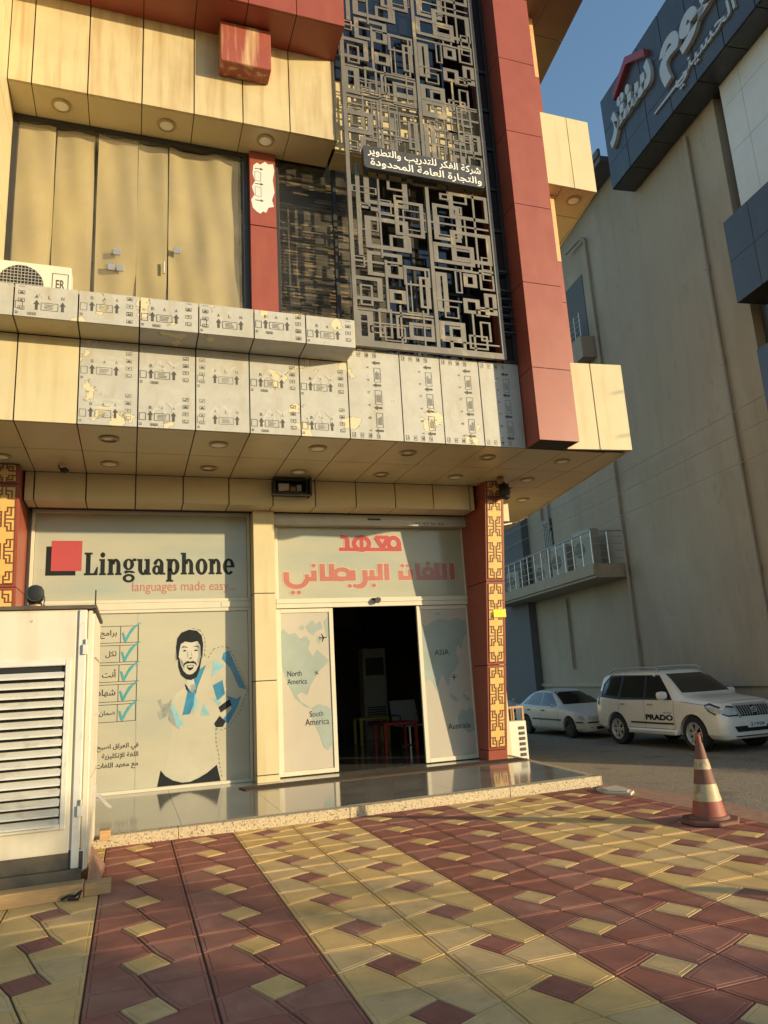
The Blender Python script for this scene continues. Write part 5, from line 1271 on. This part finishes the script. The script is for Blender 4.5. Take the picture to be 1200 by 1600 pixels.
for x in (-.58, -1.64, -2.66):
    both(q, bv, [(x, .46), (x-.008, .46), (x-.008, 1.10), (x, 1.10)], .004, cuts=6)
both(q, bv, [(-.58, .455), (-2.3, .455), (-2.3, .463), (-.58, .463)], .004, cuts=6)
q.build('door_seams', M['dark'], PC)
q = MB(); both(q, bv, [(-.60, .565), (-2.18, .565), (-2.18, .605), (-.60, .605)], .016, cuts=6); q.build('side_moulding', M['dark'], PC)
for x in (-1.40, -2.46):
    for s in (-1, 1):
        q = MB(); h = bv.ray_cast(Vector((x, s*3, 1.02)), Vector((0, -s, 0)))[0]; q.box(x-.11, h.y-.012+s*.02, 1.0, x+.09, h.y+.012+s*.02, 1.035); q.build('door_handle', M['chrome'], PC, bevel=.006)
q = MB()
for s in (-1, 1): q.prism([(-.52, s*.86, .33), (-.52, s*1.0, .33), (-.52, s*.98, .44), (-.52, s*.9, .46)], (-1.74, 0, 0))
q.build('side_step', M['carwhite'], PC, bevel=.02)
q = MB()
for s in (-1, 1):
    for z in (.35, .385): q.box(-2.2, s*.995-.008, z, -.58, s*.995+.012, z+.012)
q.build('step_tread', M['chairgrey'], PC)
for s in (-1, 1):
    q = MB(); q.lathe([(.02, -.13), (.085, -.11), (.10, 0), (.085, .11), (.02, .13)], (-.78, s*1.05, 1.23), 'y', 14)
    for k in range(len(q.v)): x, y, z = q.v[k]; q.v[k] = (-.78+(x+.78)*.75, y, z)
    mi = q.build('wing_mirror', M['carwhite'], PC, smooth=True)
    q = MB(); q.box(-.80, s*1.05-.11 if s < 0 else s*1.05-.12, 1.16, -.74, s*1.05+.11, 1.178); q.box(-.80, min(s*.88, s*.98), 1.14, -.74, max(s*.88, s*.98), 1.17); q.build('mirror_base', M['black'], mi)
for s in (-1, 1):
    q = MB(); patch(q, bv, [(s*.40, .97), (s*.86, 1.02), (s*.925, .85), (s*.72, .77), (s*.46, .77)], 'x', .006); patch(q, bv, [(.70, .80), (.84, .95), (.50, 1.06), (.38, 1.02), (.52, .88)], 'y', .005, s); q.build('headlight_bezel', M['black'], PC, smooth=True)
    q = MB(); P = [(s*.44, .93), (s*.86, .99), (s*.90, .86), (s*.72, .80), (s*.50, .80)]
    patch(q, bv, P, 'x', .010); patch(q, bv, [(.74, .82), (.80, .93), (.52, 1.02), (.42, 1.0), (.55, .90)], 'y', .008, s); q.build('headlight', M['lamp'], PC, smooth=True)
    q = MB(); q.lathe([(.075, 0), (.075, .02), (.05, .02)], (.845, s*.70, .56), 'x', 18); q.lathe([(.045, .02), (.03, .035)], (.845, s*.70, .56), 'x', 14); q.build('fog_light', M['chrome'], PC, smooth=True)
q = MB(); patch(q, bv, [(-.40, .76), (.40, .76), (.44, 1.0), (-.44, 1.0)], 'x', .008); gr = q.build('grille', M['black'], PC)
q = MB()
for k in range(-5, 6):
    if abs(k) < 1: continue
    patch(q, bv, [(k*.072-.012, .78), (k*.072+.012, .78), (k*.076+.012, .985), (k*.076-.012, .985)], 'x', .022, cuts=2)
patch(q, bv, [(-.47, .985), (.47, .985), (.50, 1.035), (-.50, 1.035)], 'x', .022); patch(q, bv, [(-.47, .735), (-.40, .735), (-.45, 1.0), (-.52, 1.0)], 'x', .022); patch(q, bv, [(.47, .735), (.40, .735), (.45, 1.0), (.52, 1.0)], 'x', .022)
q.build('grille_bars', M['chrome'], gr)
q = MB(); h = bv.ray_cast(Vector((4, 0, .89)), Vector((-1, 0, 0)))[0]
for (rx1, rz1) in ((.085, .060), (.035, .055), (.06, .028)):
    pts = [(h.x+.035, rx1*math.cos(a*.3142), .89+rz1*math.sin(a*.3142)+(.015 if rx1 == .06 else 0)) for a in range(21)]; q.tube(pts, .007, 6)
q.build('emblem', M['chrome'], gr)
q = MB(); patch(q, bv, [(-.55, .44), (.55, .44), (.62, .56), (-.62, .56)], 'x', .010); patch(q, bv, [(-.6, .335), (.6, .335), (.62, .36), (-.62, .36)], 'x', .010); q.build('bumper_grille', M['black'], PC)
q = MB(); hx = bv.ray_cast(Vector((4, 0, .58)), Vector((-1, 0, 0)))[0].x; q.box(hx+.01, -.26, .52, hx+.03, .26, .65); pl = q.build('number_plate', M['white'], PC)
q = MB(); place(q, textgeo('21958', offset=.01), (-.20, .55, .20, .62), (hx+.032, 0, 0), (0, 1, 0), (0, 0, 1), (1, 0, 0), dz=.0004); q.build('plate_text', M['ink'], pl)
for s in (-1, 1):
    q = MB(); q.tube([(-1.25, s*.66, 1.80), (-1.35, s*.66, 1.875), (-2.0, s*.665, 1.90), (-3.0, s*.66, 1.88), (-3.2, s*.65, 1.80)], .022, 8)
    q.build('roof_rail', M['chairgrey'], PC, smooth=True)
q = MB(); both(q, bv, [(-.30, 1.08), (.60, .99), (.60, .998), (-.30, 1.09)], .004, cuts=5); patch(q, bv, [(.66, -.70), (.672, -.70), (.672, .70), (.66, .70)], 'z', .004, cuts=5); q.build('bonnet_seam', M['dark'], PC)
q = MB(); patch(q, bv, [(-1.35, -.42), (-2.1, -.42), (-2.1, .42), (-1.35, .42)], 'z', .005); q.build('sunroof', M['carglass'], PC)
for s in (-1, 1):
    q = MB(); patch(q, bv, [(-3.60, .98), (-3.50, .98), (-3.48, 1.34), (-3.56, 1.34)], 'y', .008, s); q.build('tail_light', M['redletter'], PC)
# lettering on the doors, laid on the curved door skin
for txt, bb, off_ in (('PRADO', (.62, .650, 1.60, .785), .05), ('LAND CRUISER', (.66, .81, .96, .845), .0)):
    v, f = textgeo(txt, offset=off_); xs_ = [p.x for p in v]; ys_ = [p.y for p in v]
    q = MB(); vv = []
    for p in v:
        u = (p.x-min(xs_))/(max(xs_)-min(xs_)); z = bb[1]+(p.y-min(ys_))/(max(ys_)-min(ys_))*(bb[3]-bb[1])
        x = -bb[2]+u*(bb[2]-bb[0]); h = bv.ray_cast(Vector((x, -3, z)), Vector((0, 1, 0)))[0]; vv.append((x, h.y-.006-.0006*p.z, z))
    q.add(vv, f); q.build('door_lettering', M['ink'], PC)
for x in (0, -2.79):
    for s in (-1, 1): wheel(PC, x, s*.80, .385, .25, s, True)
q = MB(); q.box(-3.5, -.74, .30, .75, .74, .42); [q.box(ax-.46, -.62, .3, ax+.46, .62, .9) for ax in (0, -2.79)]; q.build('underbody', M['black'], PC)
q = MB(); q.lathe([(.36, 0), (.36, .18), (.3, .2)], (-3.93, .05, .98), 'x', 30); q.build('spare_wheel', M['tyre'], PC, smooth=True)
PC.scale = (1.04, 1.04, 1.055); PC.location = PRL; PC.rotation_euler.z = R(-89.2)

# old saloon
SC = thing('saloon_car', 'dusty white saloon car parked behind the off-road car', 'car', (0, 0, 0))
def T(x, zb, zbelt, w, zr, wr): return (x, [(0, zb), (w*.86, zb), (w*.97, zb+.10), (w, zb+.30), (w*.97, zbelt), (w*.95, zbelt+.025), (wr, zr-.045), (wr*.72, zr-.004), (0, zr)])
secs = [T(.88, .30, .50, .60, .60, .50), T(.84, .22, .60, .76, .68, .64), T(.72, .19, .68, .82, .75, .72), T(.40, .18, .74, .85, .82, .74), T(0, .18, .80, .86, .89, .76), T(-.34, .18, .84, .86, .94, .76), T(-.46, .18, .85, .86, .98, .74),
        T(-.85, .18, .86, .86, 1.22, .66), T(-1.20, .18, .87, .86, 1.41, .60), T(-1.55, .18, .88, .86, 1.45, .60), T(-2.1, .18, .89, .86, 1.45, .60), T(-2.5, .18, .90, .86, 1.39, .60), T(-2.85, .18, .91, .86, 1.20, .66), T(-3.12, .19, .92, .85, 1.04, .72), T(-3.3, .20, .92, .84, .99, .73), T(-3.50, .24, .90, .80, .97, .70), T(-3.58, .32, .80, .70, .90, .62)]
body2, bv2 = car_body(secs, 'body', M['carold'], SC, (0, -2.67), .36, .83)
for pl_ in ([(-.70, .935), (-1.20, 1.33), (-1.66, 1.36), (-1.66, .945)], [(-1.73, .945), (-1.73, 1.36), (-2.30, 1.34), (-2.56, 1.20), (-2.62, .98)], [(-2.68, .985), (-2.62, 1.16), (-2.86, .995)]):
    for s in (-1, 1):
        q = MB(); patch(q, bv2, pl_, 'y', .006, s); q.build('side_window', M['carglass'], SC, smooth=True)
q = MB(); patch(q, bv2, [(-.66, .99), (.66, .99), (.54, 1.36), (-.54, 1.36)], 'x', .016, cuts=6); q.build('windscreen', M['carglass'], SC, smooth=True)
q = MB()
for x in (-.60, -1.70, -2.62): both(q, bv2, [(x, .28), (x-.008, .28), (x-.008, .90), (x, .90)], .004, cuts=6)
q.build('door_seams', M['dark'], SC)
q = MB(); both(q, bv2, [(-.45, .50), (-2.22, .50), (-2.22, .55), (-.45, .55)], .014, cuts=6); patch(q, bv2, [(-.74, .46), (.74, .46), (.74, .50), (-.74, .50)], 'x', .014, cuts=5); both(q, bv2, [(.74, .46), (.38, .46), (.38, .50), (.74, .50)], .014); q.build('rubbing_strip', M['dark'], SC)
for x in (-1.52, -2.44):
    for s in (-1, 1):
        q = MB(); h = bv2.ray_cast(Vector((x, s*3, .80)), Vector((0, -s, 0)))[0]; q.box(x-.09, h.y-.01+s*.015, .785, x+.08, h.y+.01+s*.015, .82); q.build('door_handle', M['dark'], SC)
for s in (-1, 1):
    q = MB(); q.prism([(-.66, s*.86, .92), (-.66, s*1.0, .92), (-.66, s*1.0, 1.03), (-.66, s*.88, 1.03)], (-.08, 0, 0)); q.build('wing_mirror', M['carold'], SC, bevel=.02)
    q = MB(); patch(q, bv2, [(s*.30, .56), (s*.74, .56), (s*.70, .68), (s*.34, .67)], 'x', .010); patch(q, bv2, [(.78, .57), (.50, .58), (.56, .69), (.72, .68)], 'y', .008, s); q.build('headlight', M['lamp'], SC, smooth=True)
q = MB(); patch(q, bv2, [(-.27, .57), (.27, .57), (.25, .67), (-.25, .67)], 'x', .010); patch(q, bv2, [(-.45, .28), (.45, .28), (.45, .36), (-.45, .36)], 'x', .010); q.build('grille', M['black'], SC)
for s in (-1, 1):
    q = MB(); patch(q, bv2, [(s*.55, .30), (s*.68, .30), (s*.68, .37), (s*.55, .37)], 'x', .010); q.build('fog_light', M['lamp'], SC)
for x in (0, -2.67):
    for s in (-1, 1): wheel(SC, x, s*.745, .305, .19, s, False)
q = MB(); q.box(-3.3, -.66, .18, .65, .66, .30); [q.box(ax-.38, -.56, .2, ax+.38, .56, .72) for ax in (0, -2.67)]; q.build('underbody', M['black'], SC)
SC.location = (13.66, 20.4, -.45); SC.rotation_euler.z = R(-90.5)
C3 = copy_tree(SC); C3.location = (13.75, 26.6, -.45); C3['label'] = 'pale saloon car farthest back, mostly hidden behind the lattice pier'

# ------------------------------------------------------------------ unseen trees, block and post added out of view to cast shade
def block(name, label, corner, along_, depth_, length, thick, h, m, floors):
    a = Vector((*along_, 0)).normalized(); d = Vector((*depth_, 0)).normalized(); c = Vector((*corner, -.45))
    r_ = thing(name, label, 'building', tuple(c))
    q = MB(); q.prism([c, c+a*length, c+a*length+d*thick, c+d*thick], (0, 0, h+.45)); q.build('wall', m, r_)
    q = MB()
    nx = max(2, int(length/3))
    for f in range(floors):
        for k in range(nx):
            p = c+a*(length*(k+.3)/nx)+Vector((0, 0, 1.4+f*3.2)); e = a*(length*.4/nx)
            q.prism([p, p+e, p+e+Vector((0, 0, 1.5)), p+Vector((0, 0, 1.5))], -d*.03)
    q.build('windows', M['darkglass'], r_)
rt = random.Random(11)
def shade_tree(x, y, h, cr, label):  # unseen tree, added so its leaves half-shade the paving and generator
    t = thing('shade_tree', label, 'tree', (x, y, -.45), 'added shade trees')
    q = MB(); q.tube([(x, y, -.45), (x+.05, y, 1.2), (x-.05, y+.1, 2.4), (x+.1, y, h*.7)], [.2, .15, .12, .05], 9)
    for k in range(7):
        a = k*.9; q.tube([(x, y, 1.8+.2*k), (x+math.cos(a)*cr*.4, y+math.sin(a)*cr*.4, 2.6+.3*k), (x+math.cos(a)*cr*.75, y+math.sin(a)*cr*.75, 3.0+.45*k)], [.06, .04, .015], 6)
    q.build('trunk', M['bark'], t, smooth=True)
    q = MB()
    cl = [(rt.uniform(-1, 1), rt.uniform(-1, 1), rt.uniform(0, 1)) for _ in range(40)]
    for k in range(6000):
        c = rt.choice(cl); p = Vector((x+c[0]*cr*.8+rt.gauss(0, .35), y+c[1]*cr*.8+rt.gauss(0, .35), 1.6+c[2]*(h-2.2)+rt.gauss(0, .35)))
        a = Vector((rt.uniform(-1, 1), rt.uniform(-1, 1), rt.uniform(-.6, .6))).normalized(); b_ = a.orthogonal().normalized(); s_ = rt.uniform(.12, .21)
        q.poly([p-a*s_, p+b_*s_*.5, p+a*s_, p-b_*s_*.5])
    q.build('crown', M['leaf'], t)
for k in range(6):
    shade_tree(20.9-.65*(2.5*k), -13.9-.76*(2.5*k), 6.4+.5*(k % 3), 1.75, 'unseen leafy tree added to shade the foreground, %s of the row' % ('first', 'second', 'third', 'fourth', 'fifth', 'last')[k])
block('shade_block', 'unseen pale brick building added to cast shade over the road and cars', (32.9, 3.4), (.376, -.926), (.926, .376), 22.6, 10, 6.0, M['brick'], 2)  # unseen block, added and shaped to throw the shadow edge on the road
bl = MB(); bl.lathe([(.09, .0), (.09, 1.25), (.07, 1.32), (.02, 1.34)], (8.7, .75, -.25), 'z', 16)
tag(bl.build('shadow_post', M['dark'], smooth=True, loc=(8.7, .75, -.25)), 'unseen dark post added to throw a shadow streak over the plaza', 'shadow_post')  # unseen post, added to cast the long streak on the pavers
